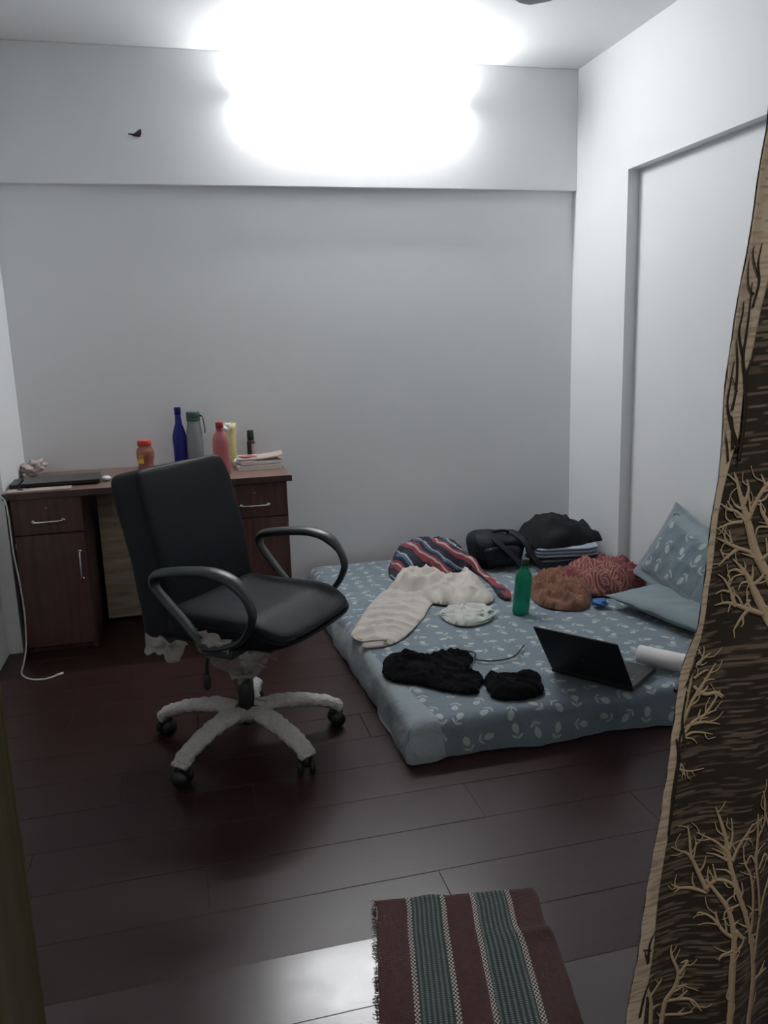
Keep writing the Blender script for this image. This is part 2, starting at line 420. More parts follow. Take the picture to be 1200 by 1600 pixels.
# ------------------------------------------------------------------ the room
def struct(name, bm, mat, parent=None, smooth=False):
    o = mesh(name, bm, mat, parent, smooth)
    if not parent: o['kind'] = 'structure'
    return o
def sbox(name, dims, mat, label=None):
    bm = bmesh.new(); box(bm, *dims); o = struct(name, bm, mat)
    if label: o['label'] = label
    return o
HY = -1.3
fl = sbox('floor', (XL-.2, XR+.2, HY, YW+.12, -.08, -.0042), M['subfloor'], 'glossy dark red-brown laminate plank floor')
# laminate planks: rows across the room, .187 m wide, recessed joints
rnd = random.Random(4)
pl_cache = {}
def plank_mesh(L, k):
    key = (round(L, 3), k)
    if key not in pl_cache:
        bm = bmesh.new(); box(bm, 0, L, 0, .1864, -.009, 0, bev=.0008, seg=1)
        me = bpy.data.meshes.new('plank'); bm.to_mesh(me); bm.free(); me.materials.append(M['plank'][k]); pl_cache[key] = me
    return pl_cache[key]
row0 = 1.385; LP = 1.22
for r in range(-15, 16):
    y = row0+.187*r
    if y+.187 > YW+.01 and y > YW-.01: continue
    joint = .345 if r == 0 else (.345+[.61, .2, .85, .4, 1.0][r % 5])
    x = joint-3*LP
    while x < XR+.06:
        x0, x1 = max(x, XL-.06), min(x+LP, XR+.06)
        if x1-x0 > .03:
            L = x1-x0-.0005
            o = bpy.data.objects.new('plank', plank_mesh(L, 3 if (r in (0, -1) and x0 < .3 and x1 > .2) else rnd.randrange(3))); COL.objects.link(o); o.parent = fl
            o.location = (x0, y, -.0002); tx, ty = rnd.gauss(0, .0008), rnd.gauss(0, .0006)
            if r == 0 and x0 < .345 < x1+.2: tx, ty = .0, .0
            o.rotation_euler = (max(-.004, min(.004, tx)), max(-.0015, min(.0015, ty)), 0)
        x += LP
sbox('ceiling', (XL-.2, XR+.2, YF-.1, YW+.12, ZC, ZC+.1), M['ceiling'], 'white painted ceiling')
sbox('wall_back', (XL-.12, XR+.12, YW, YW+.12, -.004, ZC), M['wall'], 'plain white back wall below the beam')
bm = bmesh.new(); box(bm, XL, XR, YB, YW, ZB, ZC, bev=.004, seg=2)
o = struct('trim_1', bm, M['wall']); o['label'] = 'white beam face standing proud along the top of the back wall'
def side_wall(name, x, s, label):
    bm = bmesh.new()
    a, b = (x, x+s*.14); r = x+s*ND
    def bb(xa, xb, y0, y1, z0, z1): box(bm, min(xa, xb), max(xa, xb), y0, y1, z0, z1)
    prof = [(a, YW), (a, YN), (r, YN), (r, YF-.1), (b, YF-.1), (b, YW)]
    # recess section up to ZN, full section above
    lo = [bm.verts.new((p[0], p[1], -.004)) for p in prof]; mi = [bm.verts.new((p[0], p[1], ZN)) for p in prof]
    for i in range(6): bm.faces.new((lo[i], lo[(i+1) % 6], mi[(i+1) % 6], mi[i]))
    bm.faces.new(lo); bm.faces.new(mi[::-1])
    bb(a, b, YF-.1, YW, ZN, ZC)
    o = struct(name, bm, M['wall']); o['label'] = label
side_wall('wall_right', XR, 1, 'white right wall with a tall shallow recess beside the mattress')
side_wall('wall_left', XL, -1, 'white left wall with a shallow recess ending at the desk')
# wall with the doorway the camera looks through
bm = bmesh.new()
box(bm, XL-.2, -.34, YF-.02, YF+.1, -.004, ZC); box(bm, .86, XR+.2, YF-.02, YF+.1, -.004, ZC); box(bm, -.34, .86, YF-.02, YF+.1, 2.1, ZC)
o = struct('wall_front', bm, M['wall']); o['label'] = 'white wall around the curtained doorway'
# the passage behind the camera
sbox('wall_hall_left', (XL-.2, XL-.1, HY, YF, -.004, ZC), M['hall']); sbox('wall_hall_right', (XR+.1, XR+.2, HY, YF, -.004, ZC), M['hall'])
sbox('wall_hall_back', (XL-.2, XR+.2, HY-.1, HY, -.004, ZC), M['hall'])
sbox('ceiling_hall', (XL-.2, XR+.2, HY, YF-.1, ZC, ZC+.1), M['ceiling'])
t = empty('ceiling_lamp', (.3, -.5, ZC), 0, 'small round warm lamp on the passage ceiling behind the camera', 'lamp')
bm = bmesh.new(); lathe(bm, [(.001, -.03), (.09, -.03), (.1, -.015), (.1, -.001), (.001, 0)]); mesh('lamp_base', bm, M['white'], t, True)
bm = bmesh.new(); lathe(bm, [(.001, -.075), (.04, -.07), (.07, -.055), (.085, -.031), (.001, -.031)]); mesh('diffuser', bm, M['bulb'], t, True)
la = bpy.data.lights.new('passage_light', 'AREA'); la.shape = 'DISK'; la.size = .3; la.energy = HALL_POWER; la.color = (1., .93, .84)
lo_ = bpy.data.objects.new('passage_light', la); COL.objects.link(lo_); lo_.parent = t; lo_.location = (0, 0, -.09)

# LED tube on the beam
t = empty('tube_light', (.965, YB, 2.515), 0, 'glaring white LED tube light mounted on the beam near the ceiling', 'light')
bm = bmesh.new(); box(bm, -.55, .55, -.008, 0, -.016, .016, bev=.001); mesh('batten', bm, M['white'], t)
bm = bmesh.new(); cyl(bm, (-.55, -.030, 0), (.55, -.030, 0), .0215, n=24); mesh('tube', bm, M['tube'], t, True)
for s in (-1, 1):
    bm = bmesh.new(); cyl(bm, (s*.55, -.030, 0), (s*.556, -.030, 0), .019, n=20); mesh('end_cap', bm, M['white'], t)

# ceiling fan, only one blade tip reaches into the frame
t = empty('ceiling_fan', (.795, 2.335, ZC), 0, 'grey ceiling fan whose blade tip reaches in at the top edge', 'fan')
bm = bmesh.new(); lathe(bm, [(.012, -.26), (.012, -.05), (.05, -.045), (.055, 0)], 16); mesh('downrod', bm, M['fan'], t, True)
bm = bmesh.new(); lathe(bm, [(.02, -.36), (.07, -.355), (.11, -.335), (.12, -.31), (.11, -.275), (.05, -.255), (.02, -.25)]); mesh('motor', bm, M['fan'], t, True)
for k in range(3):
    a = math.radians(40+120*k)
    bm = bmesh.new()
    out = [(.13, .035), (.2, .055), (.45, .068), (.57, .066), (.605, .045), (.605, -.03), (.57, -.062), (.45, -.07), (.2, -.06), (.13, -.035)]
    v = [bm.verts.new((x, y, .05*y*1.6)) for x, y in out]; f = bm.faces.new(v)
    g = bmesh.ops.extrude_face_region(bm, geom=[f]); bmesh.ops.translate(bm, verts=[e for e in g['geom'] if isinstance(e, bmesh.types.BMVert)], vec=(0, 0, .004))
    bmesh.ops.rotate(bm, verts=bm.verts, matrix=Matrix.Rotation(a, 3, 'Z')); bmesh.ops.translate(bm, verts=bm.verts, vec=(0, 0, -.315))
    mesh('blade', bm, M['fan'], t)
    bm = bmesh.new(); box(bm, .09, .19, -.02, .02, -.311, -.307, bev=.001, mtx=Matrix.Rotation(a, 4, 'Z')); mesh('blade_bracket', bm, M['fan'], t)

# moth on the beam
t = empty('moth', (-.098, YB-.004, 2.319), 0, 'small dark moth resting on the beam at the upper left', 'insect')
bm = bmesh.new(); tube(bm, [(-.036, -.004, .002), (-.02, -.005, .001), (0, -.006, -.003), (.014, -.006, -.006), (.020, -.005, -.007)], [.0025, .004, .0052, .0045, .002], 8); mesh('body', bm, M['moth'], t, True)
def thin(name, pts, mat, parent, th=.0008, smooth=False):
    bm = bmesh.new(); v = [bm.verts.new(p) for p in pts]; f = bm.faces.new(v)
    g = bmesh.ops.extrude_face_region(bm, geom=[f]); bmesh.ops.translate(bm, verts=[e for e in g['geom'] if isinstance(e, bmesh.types.BMVert)], vec=(0, -th, 0))
    return mesh(name, bm, mat, parent, smooth)
thin('wing', [(-.018, -.004, -.006), (-.006, -.006, .004), (.008, -.009, .016), (.020, -.011, .024), (.025, -.011, .022), (.026, -.010, .008), (.020, -.008, -.009), (.005, -.004, -.010)], M['mothwing'], t)
thin('wing', [(-.016, -.002, .001), (-.002, -.003, .010), (.010, -.004, .019), (.016, -.004, .021), (.010, -.003, .004)], M['moth'], t)

# ------------------------------------------------------------------ desk
D = empty('desk', (0, 4.0, 0), 0, 'dark brown wooden study desk with two cabinets against the back wall', 'desk')
def dk(name, x0, x1, y0, y1, z0, z1, mat, bev=.0015, parent=None):
    return boxo(name, (x0, x1, y0-4.0, y1-4.0, z0, z1), mat, parent or D, bev)
dk('desktop', -.764, .476, 3.70, 4.325, .708, .735, M['desk_top'], .002)
dk('edge_band', -.764, .476, 3.697, 3.7005, .707, .7352, M['desk'], .0008)
dk('back_panel', -.425, .135, 4.10, 4.115, .012, .707, M['ply'])
def handle(parent, p0, p1):
    p0, p1 = Vector(p0), Vector(p1); m = (p0+p1)/2; o = Vector((0, -.022, 0)); d = (p1-p0)
    bm = bmesh.new(); tube(bm, catmull([p0, p0+o*.75+d*.03, p0+o+d*.2, m+o*1.15, p1+o-d*.2, p1+o*.75-d*.03, p1], 5), .0042, 10)
    for p in (p0, p1): cyl(bm, p, p+Vector((0, -.004, 0)), .008, n=12)
    mesh('handle', bm, M['chrome'], parent, True)
def lock(parent, x, y, z):
    bm = bmesh.new(); cyl(bm, (x, y, z), (x, y-.003, z), .009, .008, n=16); lk = mesh('lock', bm, M['lock'], parent, True)
def cabinet(x0, x1, hs):
    y0, y1 = 3.742, 4.30
    dk('side_panel', x0, x0+.018, y0, y1, 0, .707, M['desk']); dk('side_panel', x1-.018, x1, y0, y1, 0, .707, M['desk'])
    dk('cabinet_back', x0+.018, x1-.018, y1-.012, y1, .05, .707, M['desk']); dk('cabinet_floor', x0+.018, x1-.018, y0+.02, y1-.012, .055, .073, M['desk'])
    dk('plinth', x0+.018, x1-.018, y0+.015, y0+.033, 0, .055, M['desk'])
    dr = dk('drawer', x0+.004, x1-.004, y0-.018, y0-.001, .545, .703, M['desk_front'])
    do = dk('door', x0+.004, x1-.004, y0-.018, y0-.001, .032, .541, M['desk_front'])
    yy = y0-.018-4.0; c = (x0+x1)/2
    handle(dr, (c-.062, yy, .602), (c+.062, yy, .602)); lock(dr, c, yy, .658)
    handle(do, (hs, yy, .455), (hs, yy, .330))
    for z in (.10, .49):
        h = x0+.006 if hs > c else x1-.006
        bm = bmesh.new(); cyl(bm, (h, yy, z-.02), (h, yy, z+.02), .0035, n=10); mesh('hinge', bm, M['lock'], do, True)
cabinet(-.742, -.446, -.478)
cabinet(.148, .456, .185)

# things on the desk
ZT = .7355
def prof_thing(name, label, cat, x, y, z=ZT, group=None): return empty(name, (x, y, z), 0, label, cat, group)
def la_(name, prof, mat, parent, n=28, c=(0, 0, 0), mtx=None):
    bm = bmesh.new(); lathe(bm, prof, n, c, mtx); return mesh(name, bm, mat, parent, True)
# jar of pickle
t = prof_thing('pickle_jar', 'squat clear jar of orange-red pickle with a red lid on the desk', 'jar', -.178, 4.06)
J = [(.002, 0), (.034, 0), (.038, .006), (.039, .03), (.036, .045), (.0365, .06), (.041, .075), (.042, .105), (.038, .118), (.030, .127), (.029, .135), (.002, .1352)]
la_('jar_body', J, M['jarp'], t)
la_('pickle', [(.001, .003)]+[(max(.001, r-.0022), z) for r, z in J[1:9]]+[(.001, .112)], M['pickle'], t)
la_('lid', [(.002, .133), (.031, .133), (.033, .135), (.033, .157), (.031, .160), (.002, .160)], M['redcap'], t)
bm = bmesh.new()
vv = [[bm.verts.new((.0405*math.cos(a), .0405*math.sin(a), z)) for a in np.linspace(-2.45, -1.75, 8)] for z in (.052, .092)]
for i in range(7): bm.faces.new((vv[0][i], vv[0][i+1], vv[1][i+1], vv[1][i]))
mesh('label_patch', bm, M['yellow'], t, True)
# tall blue bottle
t = prof_thing('water_bottle', 'tall slim deep-blue bottle with a long neck on the desk', 'bottle', -.012, 4.235)
la_('bottle_body', [(.002, 0), (.031, 0), (.034, .005), (.034, .10), (.036, .13), (.034, .16), (.026, .19), (.0175, .215), (.015, .25), (.015, .262), (.002, .2622)], M['bluep'], t)
la_('cap', [(.002, .262), (.0165, .262), (.0165, .295), (.015, .298), (.002, .298)], M['bluep'], t)
# clear sipper
t = prof_thing('sipper_bottle', 'smoky clear bottle with a grey-green lid and dark strap', 'bottle', .062, 4.22)
la_('bottle_body', [(.002, 0), (.037, 0), (.040, .006), (.041, .12), (.039, .17), (.033, .215), (.031, .228), (.002, .2285)], M['clearp'], t)
la_('lid', [(.002, .228), (.034, .228), (.034, .238), (.032, .240), (.0345, .243), (.0345, .270), (.032, .274), (.002, .274)], M['greenlid'], t)
bm = bmesh.new(); tube(bm, catmull([(.031, -.01, .255), (.045, -.016, .245), (.050, -.017, .21), (.053, -.018, .18), (.050, -.018, .165)], 5), .0075, 8, flat=(.35, 1.), up=(1, 0, 0)); mesh('strap', bm, M['darkgreen'], t, True)
# pink bottle
t = prof_thing('water_bottle', 'translucent pink square-shouldered bottle with a darker red cap', 'bottle', .172, 3.85)
la_('bottle_body', [(.002, 0), (.034, 0), (.038, .005), (.038, .06), (.0365, .085), (.038, .11), (.037, .155), (.033, .18), (.022, .197), (.0165, .205), (.016, .222), (.002, .2222)], M['pinkp'], t)
la_('cap', [(.002, .218), (.0185, .218), (.0185, .243), (.017, .247), (.002, .247)], M['pinkcap'], t)
la_('neck_ring', [(.015, .208), (.0195, .209), (.0195, .213), (.015, .214)], M['pinkcap'], t)
# yellow packet (open pouch)
t = prof_thing('snack_packet', 'open pale yellow packet standing behind the pink bottle', 'packet', .235, 4.20)
bm = bmesh.new(); rr = []
for k in range(9):
    z = .205*k/8; ring = []
    for i in range(24):
        a = 2*PI*i/24; f = 1+.10*n3(math.cos(a)*2, math.sin(a)*2, z*25); rx = .036*(1-.12*math.sin(z*16))*f; ry = .024*f
        zz = z+(.018*n3(a*1.3, 2.) if k == 8 else 0)
        ring.append(bm.verts.new((rx*math.cos(a), ry*math.sin(a), zz)))
    rr.append(ring)
for a, b in zip(rr, rr[1:]):
    for i in range(24): bm.faces.new((a[i], a[(i+1) % 24], b[(i+1) % 24], b[i]))
bm.faces.new(rr[0][::-1])
o = mesh('pouch', bm, M['packet'], t, True); s_ = o.modifiers.new('s', 'SOLIDIFY'); s_.thickness = .0012
bm = bmesh.new(); bmesh.ops.create_icosphere(bm, subdivisions=3, radius=.03)
for v in bm.verts: v.co *= 1+.45*n3(*(v.co*60)); v.co.z = v.co.z*.8+.185; v.co.x -= .012
mesh('inner_bag', bm, M['white'], t)
# crumpled white scrap beside it
def scrap(name, label, cat, loc, r, mat, sq=.7, amp=.5, f=50, sub=3):
    bm = bmesh.new(); bmesh.ops.create_icosphere(bm, subdivisions=sub, radius=r)
    for v in bm.verts:
        v.co *= 1+amp*n3(*(v.co*f)); v.co.z *= sq
    mz = min(v.co.z for v in bm.verts)
    for v in bm.verts: v.co.z -= mz
    return tag(mesh(name, bm, mat, None, False, loc), label, cat)
scrap('crumpled_tissue', 'crumpled white tissue at the left end of the magazine pile', 'tissue', (.262, 4.055, ZT), .026, M['white'], .8)
scrap('plastic_wrapper', 'crumpled pinkish plastic wrapper at the back left of the desk', 'wrapper', (-.705, 4.21, ZT), .055, M['crumple'], .62, .6, 34, 4)
# small black bottle standing at the wall on the pile's far side
t = prof_thing('dropper_bottle', 'small black bottle with a pinkish label behind the magazines', 'bottle', .345, 4.265)
la_('bottle_body', [(.002, 0), (.019, 0), (.021, .003), (.021, .095), (.018, .108), (.012, .113), (.002, .1132)], M['blackp'], t)
la_('cap', [(.002, .113), (.017, .113), (.018, .116), (.0165, .158), (.015, .160), (.002, .160)], M['rubber'], t)
bm = bmesh.new()
vv = [[bm.verts.new((.0216*math.cos(a), .0216*math.sin(a), z)) for a in np.linspace(-1.55, .3, 10)] for z in (.03, .09)]
for i in range(9): bm.faces.new((vv[0][i], vv[0][i+1], vv[1][i+1], vv[1][i]))
mesh('label_patch', bm, M['label'], t, True)
# stack of papers / magazines
def magazine(label, x, y, z, w, d, h, rz, mat, curl=0., grp='magazines and papers piled on the desk'):
    t = empty('magazine', (x, y, z), rz, label, 'magazine', grp)
    bm = bmesh.new(); n = 10; g = [[None]*(n+1) for _ in range(n+1)]
    lay = []
    for zz in (0, h):
        g = [[bm.verts.new((w*(i/n-.5), d*(j/n-.5), zz+curl*(i/n)**3+.002*n3(i*.5, j*.5, zz*99)*(zz > 0))) for i in range(n+1)] for j in range(n+1)]; lay.append(g)
    for g, fl_ in ((lay[0], 1), (lay[1], 0)):
        for j in range(n):
            for i in range(n): bm.faces.new((g[j][i], g[j][i+1], g[j+1][i+1], g[j+1][i]))
    a, b = lay
    for i in range(n):
        bm.faces.new((a[0][i], a[0][i+1], b[0][i+1], b[0][i])); bm.faces.new((a[n][i], a[n][i+1], b[n][i+1], b[n][i]))
        bm.faces.new((a[i][0], a[i+1][0], b[i+1][0], b[i][0])); bm.faces.new((a[i][n], a[i+1][n], b[i+1][n], b[i][n]))
    mesh('pages', bm, M['paper'], t)
    bm = bmesh.new()
    g = [[bm.verts.new((w*(i/n-.5)*1.005, d*(j/n-.5)*1.005, h+.0012+curl*(i/n)**3+.002*n3(i*.5, j*.5, h*99))) for i in range(n+1)] for j in range(n+1)]
    for j in range(n):
        for i in range(n): bm.faces.new((g[j][i], g[j][i+1], g[j+1][i+1], g[j+1][i]))
    mesh('cover', bm, mat, t)
    return t
magazine('bottom white-edged magazine of the pile on the right of the desk', .352, 4.015, ZT, .21, .20, .022, .03, M['paper2'])
magazine('brown-covered thin magazine in the middle of the desk pile', .355, 4.02, ZT+.0265, .20, .18, .014, .16, M['paper2'])
magazine('curled newsprint sheet with red print on top of the desk pile', .365, 4.03, ZT+.0455, .22, .17, .005, -.10, M['paper2'], .016)
t = empty('leaflet', (.305, 4.015, ZT+.0555), .5, 'small red printed leaflet lying on top of the desk pile', 'leaflet')
bm = bmesh.new(); box(bm, -.035, .035, -.03, .03, 0, .0025, bev=.0005); mesh('sheet', bm, M['redprint'], t)
# closed laptop on the desk
t = empty('laptop', (-.545, 3.925, ZT), .06, 'closed dark grey laptop lying on the left of the desk', 'laptop')
bm = bmesh.new(); box(bm, -.165, .165, -.11, .11, .006, .016, bev=.003); mesh('base', bm, M['laptop'], t)
bm = bmesh.new(); box(bm, -.165, .165, -.11, .11, .0165, .0235, bev=.003); mesh('lid', bm, M['greylap'], t)
for sx in (-1, 1):
    for sy in (-1, 1):
        bm = bmesh.new(); cyl(bm, (sx*.14, sy*.09, 0), (sx*.14, sy*.09, .006), .008, n=12); mesh('foot', bm, M['rubber'], t)
t = empty('notebook', (-.66, 3.765, ZT), .02, 'thin white-edged papers under the front of the closed laptop', 'papers')
bm = bmesh.new(); box(bm, -.09, .17, -.05, .03, 0, .005, bev=.001); mesh('pages', bm, M['paper2'], t)
t = empty('adapter', (-.722, 3.91, ZT), .05, 'small black power adapter box left of the closed laptop', 'adapter')
bm = bmesh.new(); box(bm, -.035, .004, -.095, .08, 0, .022, bev=.004); mesh('case', bm, M['blackp'], t)
bm = bmesh.new(); tube(bm, catmull([(.002, -.08, .012), (.010, -.10, .014), (.006, -.13, .010), (.010, -.15, .008), (.03, -.175, .009)], 6), .0028, 8); mesh('cord', bm, M['cable_black'], t, True)
t = empty('earphone_case', (-.352, 3.90, ZT), 0, 'tiny white rounded case right of the closed laptop', 'case')
bm = bmesh.new(); bmesh.ops.create_uvsphere(bm, u_segments=20, v_segments=12, radius=1.)
for v in bm.verts: v.co = Vector((v.co.x*.021, v.co.y*.024, (v.co.z+1)*.012))
mesh('shell', bm, M['white'], t, True)
t = empty('spectacle_case', (-.085, 4.08, ZT), .1, 'small dark blue pouch just above the chair back', 'pouch')
bm = bmesh.new(); box(bm, -.05, .06, -.03, .03, 0, .03, bev=.012, seg=4); mesh('case', bm, M['bluep'], t, True)

# white charging cable
t = empty('charging_cable', (-.74, 3.66, 0), 0, 'white cable trailing down beside the desk onto the floor', 'cable')
pts = [(-.865, 3.50, .735), (-.81, 3.61, .745), (-.772, 3.665, .738), (-.748, 3.685, .70), (-.744, 3.69, .60), (-.742, 3.685, .48), (-.732, 3.68, .36), (-.728, 3.68, .2), (-.735, 3.66, .06), (-.74, 3.60, .01), (-.73, 3.49, .0045), (-.69, 3.42, .0045), (-.63, 3.395, .0045), (-.585, 3.42, .0045)]
bm = bmesh.new(); tube(bm, [Vector(p)-Vector((-.74, 3.66, 0)) for p in catmull(pts, 10)], .0036, 10); mesh('cord', bm, M['cable_white'], t, True)
bm = bmesh.new(); cyl(bm, Vector((-.585+.74, 3.42-3.66, .006)), Vector((-.56+.74, 3.437-3.66, .006)), .0055, n=12); mesh('plug', bm, M['cable_white'], t, True)

# ------------------------------------------------------------------ office chair
CR = math.radians(-40)
C = empty('office_chair', (.18, 2.63, 0), CR, 'black leatherette swivel chair with looped arms and foam-wrapped star base', 'chair')
def sup(bm, dims, pw, nu=48, nv=24, fn=None):
    """superellipsoid cushion"""
    a, b, c = dims; rings = []
    sg = lambda v, p: math.copysign(abs(v)**p, v)
    for j in range(1, nv):
        th = -PI/2+PI*j/nv; ring = []
        for i in range(nu):
            ph = 2*PI*i/nu
            p = Vector((a*sg(math.cos(th), pw[1])*sg(math.cos(ph), pw[0]), b*sg(math.cos(th), pw[1])*sg(math.sin(ph), pw[0]), c*sg(math.sin(th), pw[1])))
            ring.append(bm.verts.new(fn(p) if fn else p))
        rings.append(ring)
    for r0, r1 in zip(rings, rings[1:]):
        for i in range(nu): bm.faces.new((r0[i], r0[(i+1) % nu], r1[(i+1) % nu], r1[i]))
    for r, s in ((rings[0], -1), (rings[-1], 1)):
        p = Vector((0, 0, s*c)); cv = bm.verts.new(fn(p) if fn else p)
        for i in range(nu): bm.faces.new((r[i], r[(i+1) % nu], cv))
def seatfn(p):
    x, y, z = p
    k = x/.245
    z2 = z-.035*sm(.45, 1., k)*(1 if z > 0 else .2)+.012*sm(.3, 1., -k)
    if z > 0: z2 += .012*(abs(y)/.24)**2-.004
    if z < 0 and k > .3: z2 += .018*sm(.3, 1.1, k)
    return Vector((x+.03, y, z2+.456))
bm = bmesh.new(); sup(bm, (.245, .242, .056), (.36, .42), 56, 28, seatfn); mesh('seat', bm, M['leather'], C, True)
bm = bmesh.new()
pip = [seatfn(Vector((.245*math.copysign(abs(math.cos(p))**.36, math.cos(p))*1.0, .242*math.copysign(abs(math.sin(p))**.36, math.sin(p)), .012))) for p in np.linspace(0, 2*PI, 64, endpoint=False)]
tube(bm, pip, .0038, 8, True); mesh('seat_piping', bm, M['leather'], C, True)
bm = bmesh.new(); box(bm, -.17, .2, -.19, .19, .398, .418, bev=.008); mesh('seat_board', bm, M['blackp'], C)
# backrest
LEAN = math.radians(11)
def backfn(p):
    x, y, z = p          # x thickness, z height
    t = max(0., min(1., (z+.275)/.55))
    y2 = y*(1.0-.03*sm(.8, 1., t)); x2 = x-.02*math.cos(y*5)*.4+.02*math.sin(t*3.1)
    x2 += .004*math.sin(y*60)*0
    q = Vector((x2, y2, z+.275))
    q = Matrix.Rotation(-LEAN, 3, 'Y') @ q
    return q+Vector((-.198, 0, .398))
bm = bmesh.new(); sup(bm, (.066, .232, .277), (.15, .15), 72, 48, backfn); mesh('backrest', bm, M['leather'], C, True)
for sx in (.052, -.050):
    bm = bmesh.new()
    pts = [backfn(Vector((sx, .226*math.copysign(abs(math.cos(p))**.22, math.cos(p)), .268*math.copysign(abs(math.sin(p))**.22, math.sin(p))))) for p in np.linspace(0, 2*PI, 72, endpoint=False)]
    tube(bm, pts, .004, 8, True); mesh('back_piping', bm, M['leather'], C, True)
# back bracket
bm = bmesh.new(); tube(bm, catmull([(-.02, 0, .385), (-.14, 0, .378), (-.25, 0, .385), (-.285, 0, .43), (-.295, 0, .52)], 6), .02, 12, flat=(.5, 1.9), up=(0, 0, 1)); mesh('back_bracket', bm, M['blackp'], C, True)
# armrests
armp = [(-.006, .448), (-.060, .505), (-.112, .560), (-.150, .605), (-.140, .640), (-.095, .653), (-.012, .664), (.075, .667), (.140, .650), (.186, .608), (.205, .560), (.196, .522), (.172, .482), (.135, .452), (.062, .428), (.02, .428)]
for s in (-1, 1):
    cp = catmull([(a, s*(.272+.012*sm(.45, .62, b)), b) for a, b in armp], 6, True)
    rad = []
    for p in cp: rad.append(.0125+.007*sm(.6, .655, p.z))
    bm = bmesh.new(); tube(bm, cp, rad, 14, True, flat=(1.55, .78), up=(0, 1, 0)); arm = mesh('armrest', bm, M['blackp'], C, True)
    bm = bmesh.new(); box(bm, .0, .12, min(s*.17, s*.278), max(s*.17, s*.278), .398, .428, bev=.006); mesh('arm_mount', bm, M['blackp'], arm)
bm = bmesh.new(); box(bm, -.10, .09, -.07, .07, .355, .399, bev=.01); mesh('mechanism', bm, M['blackp'], C)
bm = bmesh.new(); tube(bm, catmull([(-.02, -.06, .372), (-.04, -.13, .365), (-.06, -.17, .345), (-.065, -.175, .28)], 6), .007, 10)
sup(bm, (.012, .014, .03), (.8, .8), 16, 10, lambda p: p+Vector((-.066, -.176, .262))); mesh('tilt_lever', bm, M['rubber'], C, True)
HX, HYY = -.01, -.05     # hub in chair coordinates
col_c = Vector((HX, HYY, 0))
bm = bmesh.new(); cyl(bm, col_c+Vector((0, 0, .10)), col_c+Vector((0, 0, .25)), .028, n=24); mesh('gas_lift_cover', bm, M['rubber'], C, True)
bm = bmesh.new(); cyl(bm, col_c+Vector((0, 0, .25)), col_c+Vector((0, 0, .36)), .016, n=24); mesh('gas_lift', bm, M['chrome'], C, True)
bm = bmesh.new(); lathe(bm, [(.01, .075), (.034, .078), (.045, .10), (.045, .125), (.034, .14), (.01, .14)], 24, col_c); mesh('hub', bm, M['blackp'], C, True)
for k in range(5):
    a = math.radians([7, 81, 151, 225, 300][k])-CR; d = Vector((math.cos(a), math.sin(a), 0)); R0 = .312
    pts = [col_c+d*r+Vector((0, 0, z)) for r, z in ((.03, .112), (.09, .128), (.17, .122), (.245, .105), (.30, .084), (.325, .062))]
    cp = catmull(pts, 8); rad = [.040-.011*i/len(cp)+.004*n3(i*.6, k*5.) for i in range(len(cp))]
    bm = bmesh.new(); tube(bm, cp, rad, 16, flat=(.62, 1.), up=(0, 0, 1))
    for v in bm.verts: v.co += v.normal*0 + Vector((n3(*(v.co*55)), n3(*(v.co*55+Vector((9, 0, 0)))), n3(*(v.co*55+Vector((0, 9, 0))))))*.006
    lg = mesh('base_leg', bm, M['foam'], C, True)
    if k == 0: lg['label'] = 'leg of the star base wrapped in white foam sheet'
    # caster
    cc = col_c+d*R0; cst = bmesh.new(); cyl(cst, cc+Vector((0, 0, .05)), cc+Vector((0, 0, .085)), .008, n=12)
    sd = Vector((-d.y, d.x, 0)); q = (Matrix.Rotation(math.radians(35*k), 3, 'Z') @ sd)
    cyl(cst, cc-q*.009+Vector((0, 0, .048)), cc+q*.009+Vector((0, 0, .048)), .022, n=16)
    cs = mesh('caster', cst, M['rubber'], C, True)
    for s in (-1, 1):
        bm = bmesh.new(); vs = cyl(bm, cc+q*s*.010+Vector((0, 0, .0275)), cc+q*s*.028+Vector((0, 0, .0275)), .0268, n=24)
        bmesh.ops.bevel(bm, geom=list(bm.edges), offset=.003, segments=2, affect='EDGES'); mesh('wheel', bm, M['rubber'], cs, True)
# torn foam strips and hanging film
def sheetlet(name, ctrl, mat, n=14, amp=.012, fr=22, parent=C, seed=0.):
    """bilinear crumpled sheet between four corner points"""
    a, b, c, d = [Vector(p) for p in ctrl]; bm = bmesh.new()
    g = []
    for j in range(n+1):
        row = []
        for i in range(n+1):
            u, v = i/n, j/n; p = a*(1-u)*(1-v)+b*u*(1-v)+c*u*v+d*(1-u)*v
            p = p+Vector((n3(p.x, p.y+seed, p.z, fr), n3(p.x+5, p.y, p.z+seed, fr), n3(p.x, p.y+7, p.z, fr)))*amp
            row.append(bm.verts.new(p))
        g.append(row)
    for j in range(n):
        for i in range(n): bm.faces.new((g[j][i], g[j][i+1], g[j+1][i+1], g[j+1][i]))
    o = mesh(name, bm, mat, parent, True, normals=False); s = o.modifiers.new('s', 'SOLIDIFY'); s.thickness = .0008; return o
def cl(px_f, px_l, z): return (px_f, px_l, z)
sheetlet('plastic_wrap', [(-.05, -.245, .41), (.22, -.20, .40), (.03, -.075, .235), (-.005, -.085, .225)], M['film'], amp=.028, fr=30, n=26)
sheetlet('plastic_wrap', [(.02, -.15, .40), (.25, .12, .41), (.05, -.02, .32), (.0, -.06, .25)], M['film'], amp=.02, seed=4.)
sheetlet('plastic_wrap', [(-.27, -.21, .42), (-.06, -.26, .42), (-.10, -.27, .345), (-.24, -.25, .37)], M['film'], amp=.03, fr=28, seed=8.)
sheetlet('plastic_wrap', [(-.03, -.262, .475), (.11, -.262, .46), (.11, -.285, .425), (.0, -.285, .43)], M['film'], amp=.015, fr=60, seed=2.)
